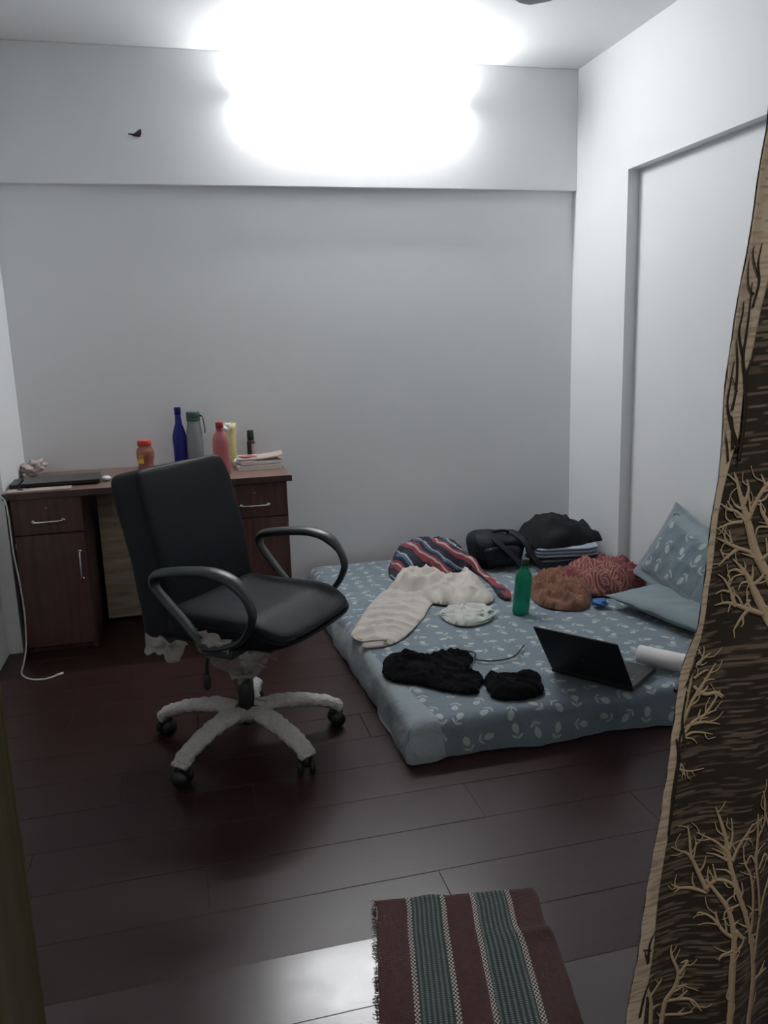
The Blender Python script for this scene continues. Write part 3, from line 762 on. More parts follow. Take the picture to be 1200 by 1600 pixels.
sheetlet('foam_strip', [(.02, .0-.05, .17), (.045, .01-.05, .175), (.06, -.01, .125), (.03, -.03, .12)], M['foam'], amp=.02, fr=50)
a = math.radians(222)-CR; d = Vector((math.cos(a), math.sin(a), 0)); e = col_c+d*.33
sheetlet('foam_strip', [e+Vector((0, 0, .065))-d*.03, e+Vector((.012, .012, .065)), e+Vector((.014, .012, .008)), e+Vector((.002, .0, .006))], M['foam'], amp=.01, fr=60)
# ------------------------------------------------------------------ mattress and sheet
MX, MY, MW, ML, MH = .622, 2.292, 1.56, 1.96, .128
bm = bmesh.new(); box(bm, MX+.012, MX+MW-.004, MY+.014, MY+ML-.01, .001, MH-.012, bev=.02, seg=3)
t = mesh('mattress', bm, M['mattress']); tag(t, 'low mattress lying on the floor under the tulip sheet', 'mattress')
def edge1(s, r=.03):
    if s <= 0: return s, 0.
    if s < r*PI/2: return r*math.sin(s/r), r*(1-math.cos(s/r))
    return r, r+(s-r*PI/2)
def topz(x, y):
    return MH+.004+.0035*n3(x, y, 0, 9)+.003*ridge(x+y*.4, y, 5.)-.0015
bm = bmesh.new(); uvl = bm.loops.layers.uv.new('UVMap'); st = .0155
na = int((MW+.145)/st); nb = int((ML+.115)/st); G = []; UVS = {}
for j in range(nb+1):
    row = []
    for i in range(na+1):
        a = -.145+(MW+.145)*i/na; b = -.115+(ML+.115)*j/nb
        ha, da = edge1(-(a-.03)); hb, db = edge1(-(b-.03))
        x = MX+.03-ha; y = MY+.03-hb; dr = max(da, db)
        z = topz(x, y)-dr
        side = sm(0, .1, dr)
        if db >= da: y -= side*(.012*n3(x, 0, z, 14)+.010+.012*math.sin(x*13)*side); z += side*.006*n3(x, 4, 0, 9)
        if da >= db: x -= side*(.012+.022*sm(.4, 1.2, y-MY)+.010*n3(y, 2, z, 9))
        z = max(.003+.006*max(0, n3(x, y, 1, 14)), z)
        if a > MW-.02: z -= 0
        v = bm.verts.new((x-MX, y-MY, z)); UVS[v] = (a, b); row.append(v)
    G.append(row)
for j in range(nb):
    for i in range(na):
        f = bm.faces.new((G[j][i], G[j][i+1], G[j+1][i+1], G[j+1][i]))
        for l in f.loops: l[uvl].uv = UVS[l.vert]
bs = mesh('bed_sheet', bm, M['sheet'], None, True, (MX, MY, 0), normals=False)
tag(bs, 'blue-grey bed sheet printed with white tulips spread over the floor mattress', 'bed sheet')
ZM = .139

# cloths on the bed
def fold(x, y, d, base=.012, w=.03, amp=.02, s=9., dirx=1., diry=0., sd=0.):
    e = 1-math.exp(-d/w)
    wx, wy = x+.03*n3(x, y, sd+3, 7), y+.03*n3(x, y, sd+9, 7)
    p, q = wx*dirx+wy*diry, (wy*dirx-wx*diry)*.4
    r = max(0, ridge(p, q, s*1.3, sd))**2.2; r2 = max(0, ridge(p+q*.6, q-p*.5, s*2.6, sd+5))**2.5
    return max(.003, .003+base*e+amp*(r*1.1-.25)*e+amp*.45*r2*e+.004*e*n3(x, y, sd, 30))
trs = [(0.608, 3.12), (0.657, 3.243), (0.74, 3.42), (0.841, 3.606), (0.90, 3.66), (.99, 3.64), (1.10, 3.56), (1.10, 3.46), (1.033, 3.385), (0.949, 3.228), (0.807, 3.028), (0.71, 2.963), (0.623, 2.978), (.64, 3.03)]
def h_leg1(x, y, d):
    return fold(x, y, d, .020, .03, .018, 8., .5, .85, 1.)
T = empty('sweatpants', (1.0, 3.45, ZM), 0, 'crumpled cream sweatpants thrown across the bed sheet', 'trousers')
def childpatch(name, poly, z, hf, mat, par, **k):
    o = cloth_patch(name, poly, z, hf, mat, **k); loc = Vector(o.location); o.parent = par; o.location = loc-Vector(par.location); return o
childpatch('trouser_leg', trs, ZM, h_leg1, M['beige'], T, cell=.0085)
body = [(0.905, 3.62), (0.92, 3.70), (0.97, 3.79), (1.073, 3.866), (1.15, 3.87), (1.19, 3.77), (1.26, 3.735), (1.324, 3.773), (1.352, 3.86), (1.385, 3.86), (1.395, 3.75), (1.365, 3.587), (1.345, 3.39), (1.272, 3.31), (1.198, 3.317), (1.11, 3.36), (1.04, 3.42), (1.0, 3.50), (.94, 3.56)]
def h_body(x, y, d):
    h = fold(x, y, d, .034, .028, .028, 7., .85, -.5, 4.)
    c = math.hypot((x-1.07)/.10, (y-3.66)/.13); h += .030*math.exp(-((c-.8)/.28)**2)*(1-math.exp(-d/.02))-.014*math.exp(-(c/.45)**2)
    return h
childpatch('seat_section', body, ZM+.004, h_body, M['beige'], T, cell=.0085)
# open cuff at the near end
bm = bmesh.new(); tube(bm, catmull([(.612, 3.06, .012), (.628, 2.992, .022), (.665, 2.965, .03), (.71, 2.972, .026), (.725, 3.0, .016), (.70, 3.03, .008), (.65, 3.05, .006)], 6, True), .0045, 8, True)
o = mesh('cuff', bm, M['beige'], T, True); o.location = (-1.0, -3.45, 0)

def h_str(x, y, d):
    c = math.hypot((x-1.23)/.28, (y-3.99)/.36)
    return .006+.125*max(0, 1-c*c)**.7*(1-math.exp(-d/.03))+fold(x, y, d, 0., .03, .03, 7., .8, .6, 2.)
P_ = [(.985, 3.84), (1.00, 4.02), (1.08, 4.17), (1.25, 4.23), (1.38, 4.20), (1.445, 4.08), (1.46, 3.90), (1.455, 3.66), (1.45, 3.47), (1.41, 3.35), (1.375, 3.40), (1.41, 3.60), (1.42, 3.80), (1.38, 3.89), (1.30, 3.86), (1.24, 3.80), (1.20, 3.89), (1.08, 3.89)]
tag(cloth_patch('striped_blanket', P_, ZM, h_str, M['striped'], .0105), 'bundled striped cloth in navy, red and white behind the cream sweatpants', 'blanket')

def h_wh(x, y, d): return fold(x, y, d, .016, .02, .022, 17., .9, .4, 8.)
T = empty('underwear', (1.17, 3.20, ZM), 0, 'small off-white garment with pale green hem before the cream sweatpants', 'garment')
childpatch('cloth', [(1.035, 3.25), (1.075, 3.31), (1.16, 3.30), (1.25, 3.285), (1.275, 3.22), (1.245, 3.15), (1.194, 3.095), (1.11, 3.075), (1.045, 3.13)], ZM, h_wh, M['offwhite'], T, cell=.007)
bm = bmesh.new(); tube(bm, [p+Vector((0, 0, .006*n3(p.x, p.y, 0, 30))) for p in catmull([(-.13, .04, .012), (-.09, -.07, .014), (-.02, -.115, .012), (.05, -.085, .012), (.09, -.03, .014), (.03, -.03, .03), (-.04, -.02, .026)], 8, True)], .0045, 8, True); mesh('hem', bm, M['trimgreen'], T, True)
bm = bmesh.new(); tube(bm, catmull([(-.125, .03, .016), (-.06, -.055, .022), (.02, -.06, .024), (.085, .0, .018)], 8), .006, 8); mesh('waistband', bm, M['offwhite'], T, True)

def h_bk(x, y, d):
    e = 1-math.exp(-d/.016)
    return .004+.016*e+fold(x, y, d, 0., .02, .02, 12., .7, .7, 5.)+.006*n3(x, y, 2, 55)*e
b1 = [(.645, 2.73), (.672, 2.815), (.715, 2.862), (.745, 2.85), (.803, 2.846), (.821, 2.802), (.88, 2.80), (.963, 2.80), (1.0, 2.762), (.985, 2.70), (.94, 2.645), (.945, 2.605), (.972, 2.56), (.94, 2.49), (.901, 2.436), (.839, 2.455), (.744, 2.55), (.66, 2.62), (.637, 2.68)]
tag(cloth_patch('knit_garment', b1, ZM, h_bk, M['blackknit'], .007, rough=.010), 'larger crumpled black knit garment near the front edge of the bed', 'garment')
b2 = [(.95, 2.478), (.982, 2.55), (1.0, 2.565), (1.03, 2.54), (1.071, 2.53), (1.15, 2.516), (1.158, 2.48), (1.143, 2.44), (1.12, 2.375), (1.062, 2.347), (.985, 2.352), (.94, 2.392)]
tag(cloth_patch('knit_garment', b2, ZM, h_bk, M['blackknit'], .007, rough=.010), 'smaller black knit garment between the larger one and the open laptop', 'garment')
bm = bmesh.new(); tube(bm, [p-Vector((1.1, 2.7, 0)) for p in catmull([(.89, 2.80, .006), (.96, 2.815, .008), (1.02, 2.775, .006), (1.00, 2.715, .006), (1.043, 2.68, .006), (1.106, 2.676, .006), (1.153, 2.694, .008), (1.20, 2.75, .006), (1.23, 2.79, .004)], 8)], .003, 8)
tag(mesh('thin_cord', bm, M['cable_black'], None, True, (1.1, 2.7, ZM)), 'thin black cord lying on the sheet left of the open laptop', 'cord')

# rust and maroon cloths
def h_ru(x, y, d): return fold(x, y, d, .032, .02, .045, 13., .8, .6, 11.)
tag(cloth_patch('rust_scarf', [(1.50, 3.27), (1.53, 3.42), (1.60, 3.55), (1.70, 3.62), (1.80, 3.60), (1.86, 3.50), (1.84, 3.38), (1.75, 3.22), (1.66, 3.11), (1.585, 3.12), (1.52, 3.18)], ZM, h_ru, M['rust'], .0085), 'crumpled rust-brown scarf beside the green bottle', 'scarf')
def h_ma(x, y, d): return .004+.055*(1-math.exp(-d/.05))+fold(x, y, d, .012, .025, .042, 10., .95, .3, 7.)
tag(cloth_patch('printed_shawl', [(1.70, 3.46), (1.78, 3.60), (1.90, 3.66), (2.03, 3.68), (2.15, 3.63), (2.165, 3.50), (2.10, 3.33), (1.98, 3.27), (1.86, 3.24), (1.76, 3.27), (1.70, 3.36)], ZM+.004, h_ma, M['maroon'], .0095), 'maroon shawl with gold print bunched near the right wall', 'shawl')

# backpack, folded clothes, dark heap at the back corner
T = empty('backpack', (1.585, 3.96, ZM), -.10, 'dark navy backpack slumped against the back wall on the bed', 'backpack')
def bagfn(p):
    q = Vector(p); q.z = q.z*(1-.12*(q.x/.14))+.085
    nrm = Vector((n3(*(q*9)), n3(*(q*9+Vector((4, 0, 0)))), n3(*(q*9+Vector((0, 4, 0))))))*.022
    q += nrm; q.z = max(.002, q.z)
    return q
bm = bmesh.new(); sup(bm, (.145, .115, .088), (.45, .5), 64, 36, bagfn); mesh('bag_body', bm, M['bag'], T, True)
bm = bmesh.new(); sup(bm, (.105, .04, .055), (.45, .5), 40, 20, lambda p: bagfn(p+Vector((0, -.105, -.015)))); mesh('front_pocket', bm, M['bag'], T, True)
bm = bmesh.new(); tube(bm, catmull([(-.05, -.02, .175), (-.02, -.05, .19), (.03, -.05, .19), (.06, -.02, .172)], 6), .007, 8); mesh('carry_loop', bm, M['bag'], T, True)
for s in (-1, 1):
    bm = bmesh.new(); tube(bm, catmull([(s*.06+.02, -.03, .172), (s*.07+.04, -.12, .15), (s*.05+.10, -.17, .07), (s*.05+.14, -.20, .012)], 6), .018, 10, flat=(.25, 1.), up=(0, -.5, .8)); mesh('shoulder_strap', bm, M['bag'], T, True)
bm = bmesh.new(); tube(bm, catmull([bagfn(Vector((.135*math.cos(a), .108*math.sin(a), .055))) for a in np.linspace(PI*1.0, PI*2.0, 12)], 4), .0028, 6); mesh('zip', bm, M['denim'], T, True)

def slabcloth(name, label, cat, loc, w, d, h, rz, mat, seed, grp=None, layers=3):
    T = empty(name, loc, rz, label, cat, grp)
    for k in range(layers):
        hh = h/layers
        def fn(p, k=k, hh=hh):
            q = Vector((p.x, p.y, p.z+hh*(k+.5))); q += Vector((n3(q.x, q.y, seed+k*3, 7), n3(q.x, q.y, seed+5+k*3, 7), n3(q.x, q.y, seed+2, 8)*.5))*.014
            q.z = max(.001, q.z); return q
        bm = bmesh.new(); sup(bm, (w/2, d/2, hh*.56), (.25, .5), 56, 10, fn); mesh('fold', bm, mat, T, True)
    return T
slabcloth('folded_jeans', 'dark folded jeans at the bottom of the corner pile', 'jeans', (1.95, 3.90, ZM), .36, .32, .045, -.12, M['denim'], 3.)
slabcloth('folded_shirt', 'pale blue folded shirts between the jeans and the black heap', 'shirt', (1.93, 3.90, ZM+.052), .34, .30, .055, -.18, M['paleblue'], 9.)
def h_heap(x, y, d):
    e = 1-math.exp(-d/.03)
    return .004+(.075+.04*math.exp(-((x-1.90)/.14)**2))*e+.034*(ridge(x, y, 8.5, 3.)-.4)*e+.014*n3(x, y, 1, 22)*e
tag(cloth_patch('dark_jacket', [(1.72, 3.86), (1.71, 3.98), (1.77, 4.09), (1.86, 4.13), (1.98, 4.11), (2.10, 4.06), (2.165, 3.98), (2.12, 3.90), (2.14, 3.83), (2.04, 3.80), (1.92, 3.77), (1.80, 3.77)], ZM+.108, h_heap, M['blackcloth'], .0095, rough=.012), 'charcoal black clothes heaped on top of the corner pile', 'jacket')
scrap('blue_scrap', 'small bright blue cloth peeking out left of the flat pillow', 'cloth', (1.745, 3.13, ZM), .034, M['blueitem'], .45)

# pillows
def pillow(name, label, W, H, T_, mat, inner, org, xd, yd, xmax):
    x_ = Vector(xd).normalized(); y_ = Vector(yd); y_ = (y_-x_*x_.dot(y_)).normalized(); z_ = x_.cross(y_); org = Vector(org); base = Vector((org.x, org.y, ZM))
    t = empty(name, base, 0, label, 'pillow')
    def bake(bm, slack=0.):
        for v in bm.verts:
            ear = .022*sm(-.1, 1, -v.co.x/(W/2))*sm(-.1, 1, v.co.y/(H/2)) if inner else 0
            q = org+x_*v.co.x+y_*(v.co.y+ear)+z_*v.co.z
            if q.x > xmax-slack: q.x = xmax-slack-.12*min(.02, q.x-xmax+slack)
            if q.z < ZM+.008+slack: q.z = ZM+.008+slack-.05*min(.1, ZM+.008-q.z)
            v.co = q-base
    n = 36; bm = bmesh.new(); uvl = bm.loops.layers.uv.new('UVMap'); L = []
    for s in (-1, 1):
        g = []
        for j in range(n+1):
            row = []
            for i in range(n+1):
                u, v = i/n*2-1, j/n*2-1
                cu, cv = (min(1, abs(u)/.86), min(1, abs(v)/.80)) if inner else (min(1, abs(u)/.985), min(1, abs(v)/.98))
                k = max(0, (1-cu**3))**.55*max(0, (1-cv**3))**.55
                px = u*W/2*(1-.05*(1-abs(v))*abs(u)**4*0+.0); py = v*H/2*(1-.06*(1-v*v)*0)
                px *= 1-.05*(1-v*v)*abs(u); py *= 1-.06*(1-u*u)*abs(v)
                z = s*(T_/2*k+.0015)+.006*n3(px, py, 0, 12)*(1 if k < .3 else .4)+s*.009*max(0, ridge(px+.03*n3(px, py, 4, 8), py, 9., 2.))**2*k
                row.append(bm.verts.new((px, py, z)))
            g.append(row)
        L.append(g)
        for j in range(n):
            for i in range(n):
                f = bm.faces.new((g[j][i], g[j][i+1], g[j+1][i+1], g[j+1][i]))
                for l in f.loops: l[uvl].uv = (l.vert.co.x, l.vert.co.y)
                if inner:
                    u, v = (i+.5)/n*2-1, (j+.5)/n*2-1
                    if abs(u) < .72 and abs(v) < .62: f.material_index = 1
    a, b = L
    for i in range(n):
        for q in ((a[0][i], a[0][i+1], b[0][i+1], b[0][i]), (a[n][i], a[n][i+1], b[n][i+1], b[n][i]), (a[i][0], a[i+1][0], b[i+1][0], b[i][0]), (a[i][n], a[i+1][n], b[i+1][n], b[i][n])): bm.faces.new(q)
    bake(bm); mesh('pillow_case', bm, mat, t, True, mats=[mat]+([inner] if inner else []))
    per = []
    for k in range(96):
        a_ = 2*PI*k/96; q = .985/max(abs(math.cos(a_))/.86, abs(math.sin(a_))/.80); u, v = q*math.cos(a_), q*math.sin(a_)
        px = u*W/2*(1-.05*(1-v*v)); py = v*H/2*(1-.06*(1-u*u)); per.append((px, py, T_*.06))
    bm = bmesh.new(); tube(bm, per, .0022, 6, True); bake(bm, .0); mesh('seam', bm, M['denim'], t, True)
    return t
M['tulip'] = sheet_mat('tulip_print_pillow_panel', False, 10., (.12, .165, .195), (.3, .4, .42), (.38, .42, .42))
pillow('pillow', 'tulip-print pillow with plain border propped up against the right wall', .60, .37, .09, M['slate'], M['tulip'], (2.085, 3.02, .345), (-.10, -.97, -.08), (.50, .10, .86), 2.245)
pillow('pillow', 'plain slate-blue pillow lying flat beside the rolled paper', .62, .42, .085, M['slate'], None, (2.03, 2.86, ZM+.050), (.20, -.98, 0), (.98, .20, 0), 2.245)

# open laptop
xd = Vector((math.cos(-.93), math.sin(-.93), 0)); W = .302; c = Vector((1.311, 2.404, ZM)); back = Vector((-xd.y, xd.x, 0))     # away from the camera
if back.y < 0: back = -back
T = empty('laptop', (c.x, c.y, ZM), 0, 'open black laptop on the bed with its lid back towards the doorway', 'laptop')
T.matrix_world = Matrix(((xd.x, back.x, 0, c.x), (xd.y, back.y, 0, c.y), (0, 0, 1, ZM), (0, 0, 0, 1)))
bm = bmesh.new(); box(bm, -W/2, W/2, .0, .208, .002, .018, bev=.003); ba = mesh('base', bm, M['laptop'], T)
kb = bmesh.new()
for r in range(5):
    for k in range(13): box(kb, -.135+.0208*k, -.135+.0208*k+.018, .03+.0195*r, .03+.0195*r+.0165, .018, .0195)
o = mesh('keyboard', kb, M['keys'], ba); o['kind'] = 'stuff'
bm = bmesh.new(); box(bm, -.05, .05, .145, .205, .018, .0185); mesh('touchpad', bm, M['greylap'], ba)
th = math.radians(-35)
mx = Matrix.Translation((0, .004, .018)) @ Matrix.Rotation(-th, 4, 'X')
bm = bmesh.new(); box(bm, -W/2, W/2, -.006, .001, .004, .24, bev=.0028, mtx=mx); ld = mesh('lid', bm, M['laptop'], T)
bm = bmesh.new(); box(bm, -W/2+.01, W/2-.01, .001, .0022, .016, .23, mtx=mx); mesh('screen', bm, M['screen'], ld)
bm = bmesh.new(); cyl(bm, (-W/2+.03, .004, .016), (W/2-.03, .004, .016), .006, n=12); mesh('hinge', bm, M['blackp'], T)
bm = bmesh.new()     # round emblem with two slanted letters
tube(bm, [(.018*math.cos(a), -.0065, .115+.018*math.sin(a)) for a in np.linspace(0, 2*PI, 32, endpoint=False)], .0011, 6, True)
for s0, s1 in (((-.008, .129), (-.002, .105)), ((-.004, .117), (.0, .105)), ((.004, .121), (-.001, .098)), ((.008, .121), (.005, .109))):
    tube(bm, [(s0[0], -.0065, s0[1]), (s1[0], -.0065, s1[1])], .0011, 6)
bmesh.ops.transform(bm, matrix=mx, verts=bm.verts); mesh('emblem', bm, M['logo'], ld, True)

# rolled paper
T = empty('paper_roll', (c+xd*.07+back*.252+xd*.115), 0, 'thick white roll of paper lying behind the open laptop', 'paper roll')
d0 = xd.copy(); s0 = Vector((-d0.y, d0.x, 0))
bm = bmesh.new(); Lr = .36; turns = []
for k in range(90):
    a = k/89*2*PI*3.2; r = .0345-.0012*k/14
    turns.append((r*math.cos(a), r*math.sin(a)))
A = [bm.verts.new(-d0*.115+s0*x+Vector((0, 0, .0365+y))) for x, y in turns]; B = [bm.verts.new(d0*(Lr-.115)+s0*x+Vector((0, 0, .0365+y))) for x, y in turns]
for i in range(89): bm.faces.new((A[i], A[i+1], B[i+1], B[i]))
o = mesh('rolled_sheet', bm, M['paper'], T, True, normals=False); s_ = o.modifiers.new('s', 'SOLIDIFY'); s_.thickness = .0007
bm = bmesh.new(); cyl(bm, -d0*.113+Vector((0, 0, .0365)), d0*(Lr-.117)+Vector((0, 0, .0365)), .0285, n=28); mesh('paper_core', bm, M['paper'], T, True)
# small dark object right of the laptop
bm = bmesh.new(); box(bm, -.011, .011, -.022, .022, 0, .018, bev=.005, seg=3)
o = mesh('charger_plug', bm, M['blackp'], None, True, (1.545, 2.225, ZM)); o.rotation_euler = (0, 0, .5); tag(o, 'small black charger piece on the sheet in front of the paper roll', 'charger')

# green bottle
T = empty('green_bottle', (1.378, 3.165, ZM-.002), 0, 'green translucent bottle standing on the bed by the rust scarf', 'bottle')
T.rotation_euler = (.02, .09, 0)
la_('bottle_body', [(.002, 0), (.033, 0), (.0365, .005), (.037, .05), (.0355, .06), (.037, .07), (.037, .155), (.034, .178), (.024, .197), (.0155, .207), (.0145, .220), (.002, .2202)], M['greenp'], T)
la_('cap', [(.002, .219), (.0175, .219), (.0175, .245), (.016, .248), (.002, .248)], M['darkgreen'], T)

# ------------------------------------------------------------------ rug
RO = Vector((.364, 1.685, 0)); RW, RL = .386, .62
ux = Vector((.381, -.064, 0)).normalized(); vy = Vector((-.085, -.38, 0)).normalized()
T = empty('floor_rug', RO, 0, 'small maroon handloom rug with green and white striped bands by the doorway', 'rug')
bm = bmesh.new(); uvl = bm.loops.layers.uv.new('UVMap'); na, nb = 60, 90; top = []; UV2 = {}
for j in range(nb+1):
    row = []
    for i in range(na+1):
        u, v = RW*i/na, RL*j/nb
        k = sm(.6, 1., i/na)
        z = .0055+.0035*max(0, n3(u, v, 3, 11))+k*.012*math.exp(-((v-.155)/.02)**2)+.007*math.exp(-((v-.0)/.02)**2)*max(0, n3(u, 9, 0, 12))
        p = ux*(u+.006*n3(v, 1, 0, 12)*(1 if i in (0, na) else .6)+.012*k*sm(.12, .2, v))+vy*(v+.004*n3(u, 3, 0, 14))
        vt = bm.verts.new((p.x, p.y, z)); UV2[vt] = (u, v); row.append(vt)
    top.append(row)
for j in range(nb):
    for i in range(na):
        f = bm.faces.new((top[j][i], top[j+1][i], top[j+1][i+1], top[j][i+1]))
be = [e for e in bm.edges if e.is_boundary]; g = bmesh.ops.extrude_edge_only(bm, edges=be)
for e in g['geom']:
    if isinstance(e, bmesh.types.BMVert): e.co.z = .0002
nn = {}
for v, q in UV2.items(): nn[(round(v.co.x, 4), round(v.co.y, 4))] = q
for f in bm.faces:
    for l in f.loops: l[uvl].uv = UV2.get(l.vert) or nn.get((round(l.vert.co.x, 4), round(l.vert.co.y, 4)), (0, 0))
mesh('weave', bm, M['rug'], T, True)
bm = bmesh.new(); r2 = random.Random(8)
for k in range(150):
    v = RL*r2.random()**1.3; p = vy*v+Vector((0, 0, .003)); L = .004+.010*r2.random()**2
    tube(bm, catmull([p, p-ux*L*.6+vy*(r2.random()-.5)*.008+Vector((0, 0, .002)), p-ux*L+vy*(r2.random()-.5)*.012], 3), .0008, 4)
o = mesh('frayed_fringe', bm, M['rugthread'], T); o['kind'] = 'stuff'

# ------------------------------------------------------------------ curtains
EDGE = [(0.640, 2.08), (0.637, 1.80), (0.628, 1.525), (0.618, 1.467), (0.611, 1.395), (0.6, 1.327), (0.593, 1.257), (0.592, 1.193), (0.59, 1.148), (0.583, 1.096), (0.578, 1.035), (0.573, 0.973), (0.556, 0.927), (0.549, 0.887), (0.543, 0.83), (0.537, 0.771), (0.526, 0.694), (0.518, 0.624), (0.511, 0.561), (0.502, 0.498), (0.495, 0.441), (.48, .25), (.47, .04)]
FLAP = [(.72, 2.08), (.70, 1.8), (0.668, 1.408), (0.645, 1.374), (0.636, 1.333), (0.627, 1.284), (0.619, 1.242), (0.615, 1.199), (0.605, 1.173), (0.597, 1.141), (0.592, 1.111), (0.590, 1.089), (0.587, 1.05), (0.583, 1.02), (0.581, 0.988), (0.577, 0.956), (0.565, 0.917), (0.558, 0.877), (0.552, 0.828), (0.550, 0.769), (0.546, 0.726), (0.541, 0.683), (0.536, 0.62), (0.532, 0.557), (0.525, 0.492), (0.522, 0.434), (.51, .25), (.50, .04)]
def itp(T_, z):
    zz = [p[1] for p in T_][::-1]; xx = [p[0] for p in T_][::-1]; return float(np.interp(z, zz, xx))
def csurf(x, z, off=0.):
    u = x-itp(EDGE, z); k = sm(.0, .12, u)
    y = .80+.016*k*math.sin(u*30+z*1.5)+.003*n3(x, z, 0, 10)+.012*sm(1.1, 1.6, z)*math.sin(u*60)
    return Vector((x, y-off, z))
CU = empty('door_curtain', (.62, .80, 0), 0, 'dark brown curtain with woven tan bare trees drawn to the right of the doorway', 'curtain')
def grid(name, x0f, x1f, mat, off, nu, nv, par, z0=.04, z1=2.08):
    bm = bmesh.new(); uvl = bm.loops.layers.uv.new('UVMap'); g = []
    for j in range(nv+1):
        z = z0+(z1-z0)*j/nv; a, b = x0f(z), x1f(z)
        g.append([bm.verts.new(csurf(a+(b-a)*i/nu, z, off)-Vector((.62, .80, 0))) for i in range(nu+1)])
    for j in range(nv):
        for i in range(nu):
            f = bm.faces.new((g[j][i], g[j][i+1], g[j+1][i+1], g[j+1][i]))
            for l in f.loops: l[uvl].uv = (l.vert.co.x+.62-itp(EDGE, l.vert.co.z)*.6, l.vert.co.z)
    o = mesh(name, bm, mat, par, True, normals=False); s = o.modifiers.new('s', 'SOLIDIFY'); s.thickness = .0012; s.offset = 0; return o
main = grid('curtain_panel', lambda z: itp(EDGE, z)+.0015, lambda z: 1.10+.03*math.sin(z*3), M['curtain'], 0, 90, 260, CU)
flap = grid('turned_edge', lambda z: itp(EDGE, z)+.002*n3(z, 0, 0, 40), lambda z: itp(FLAP, z), M['curtain_back'], .0035, 14, 260, CU)
def ribbons(name, branches, mat, par, off, label=None):
    bm = bmesh.new(); rb = random.Random(name+str(len(branches))+str(branches[0][0])); extra = []
    for b in branches:       # short side twigs
        for k in range(len(b)-1):
            (xa, za, wa), (xb, zb, wb) = b[k], b[k+1]; L = math.hypot(xb-xa, zb-za)
            for q in range(1 if (L > .012 and mat is M['gold']) else 0):
                f = rb.uniform(.15, .95); a = math.atan2(zb-za, xb-xa)+rb.choice((-1, 1))*rb.uniform(.5, .95); tl = rb.uniform(.010, .024)
                x, z = xa+(xb-xa)*f, za+(zb-za)*f; cu = rb.uniform(-.5, .5); w0 = max(1.3, min(3., (wa+wb)/2*.55))
                extra.append([(x, z, w0), (x+tl*.55*math.cos(a), z+tl*.55*math.sin(a), w0*.8), (x+tl*math.cos(a+cu), z+tl*math.sin(a+cu)+.003, .7)])
    for b in list(branches)+extra:
        pts = catmull([(p[0], p[1], p[2]) for p in b], 6); N = len(pts)
        prev = None
        for i, p in enumerate(pts):
            a, c_ = pts[max(0, i-1)], pts[min(N-1, i+1)]; t = Vector((c_.x-a.x, c_.y-a.y)); t.normalize(); nr = Vector((-t.y, t.x))
            wdt = max(.7, p.z)*.00066*(.92 if mat is M['gold'] else .62)*(1+.18*n3(p.x, p.y, 0, 130))
            q = [csurf(max(p.x+nr.x*wdt*s, itp(EDGE, p.y)+.0015), p.y+nr.y*wdt*s, off+(.00015 if s == 0 else 0))-Vector((.62, .80, 0)) for s in (-1, 0, 1)]
            vs = [bm.verts.new(k) for k in q]
            if prev:
                bm.faces.new((prev[0], prev[1], vs[1], vs[0])); bm.faces.new((prev[1], prev[2], vs[2], vs[1]))
            prev = vs
    o = mesh(name, bm, mat, par, True, normals=False); s = o.modifiers.new('s', 'SOLIDIFY'); s.thickness = .0006; s.offset = 0
    if label: o['label'] = label
    return o
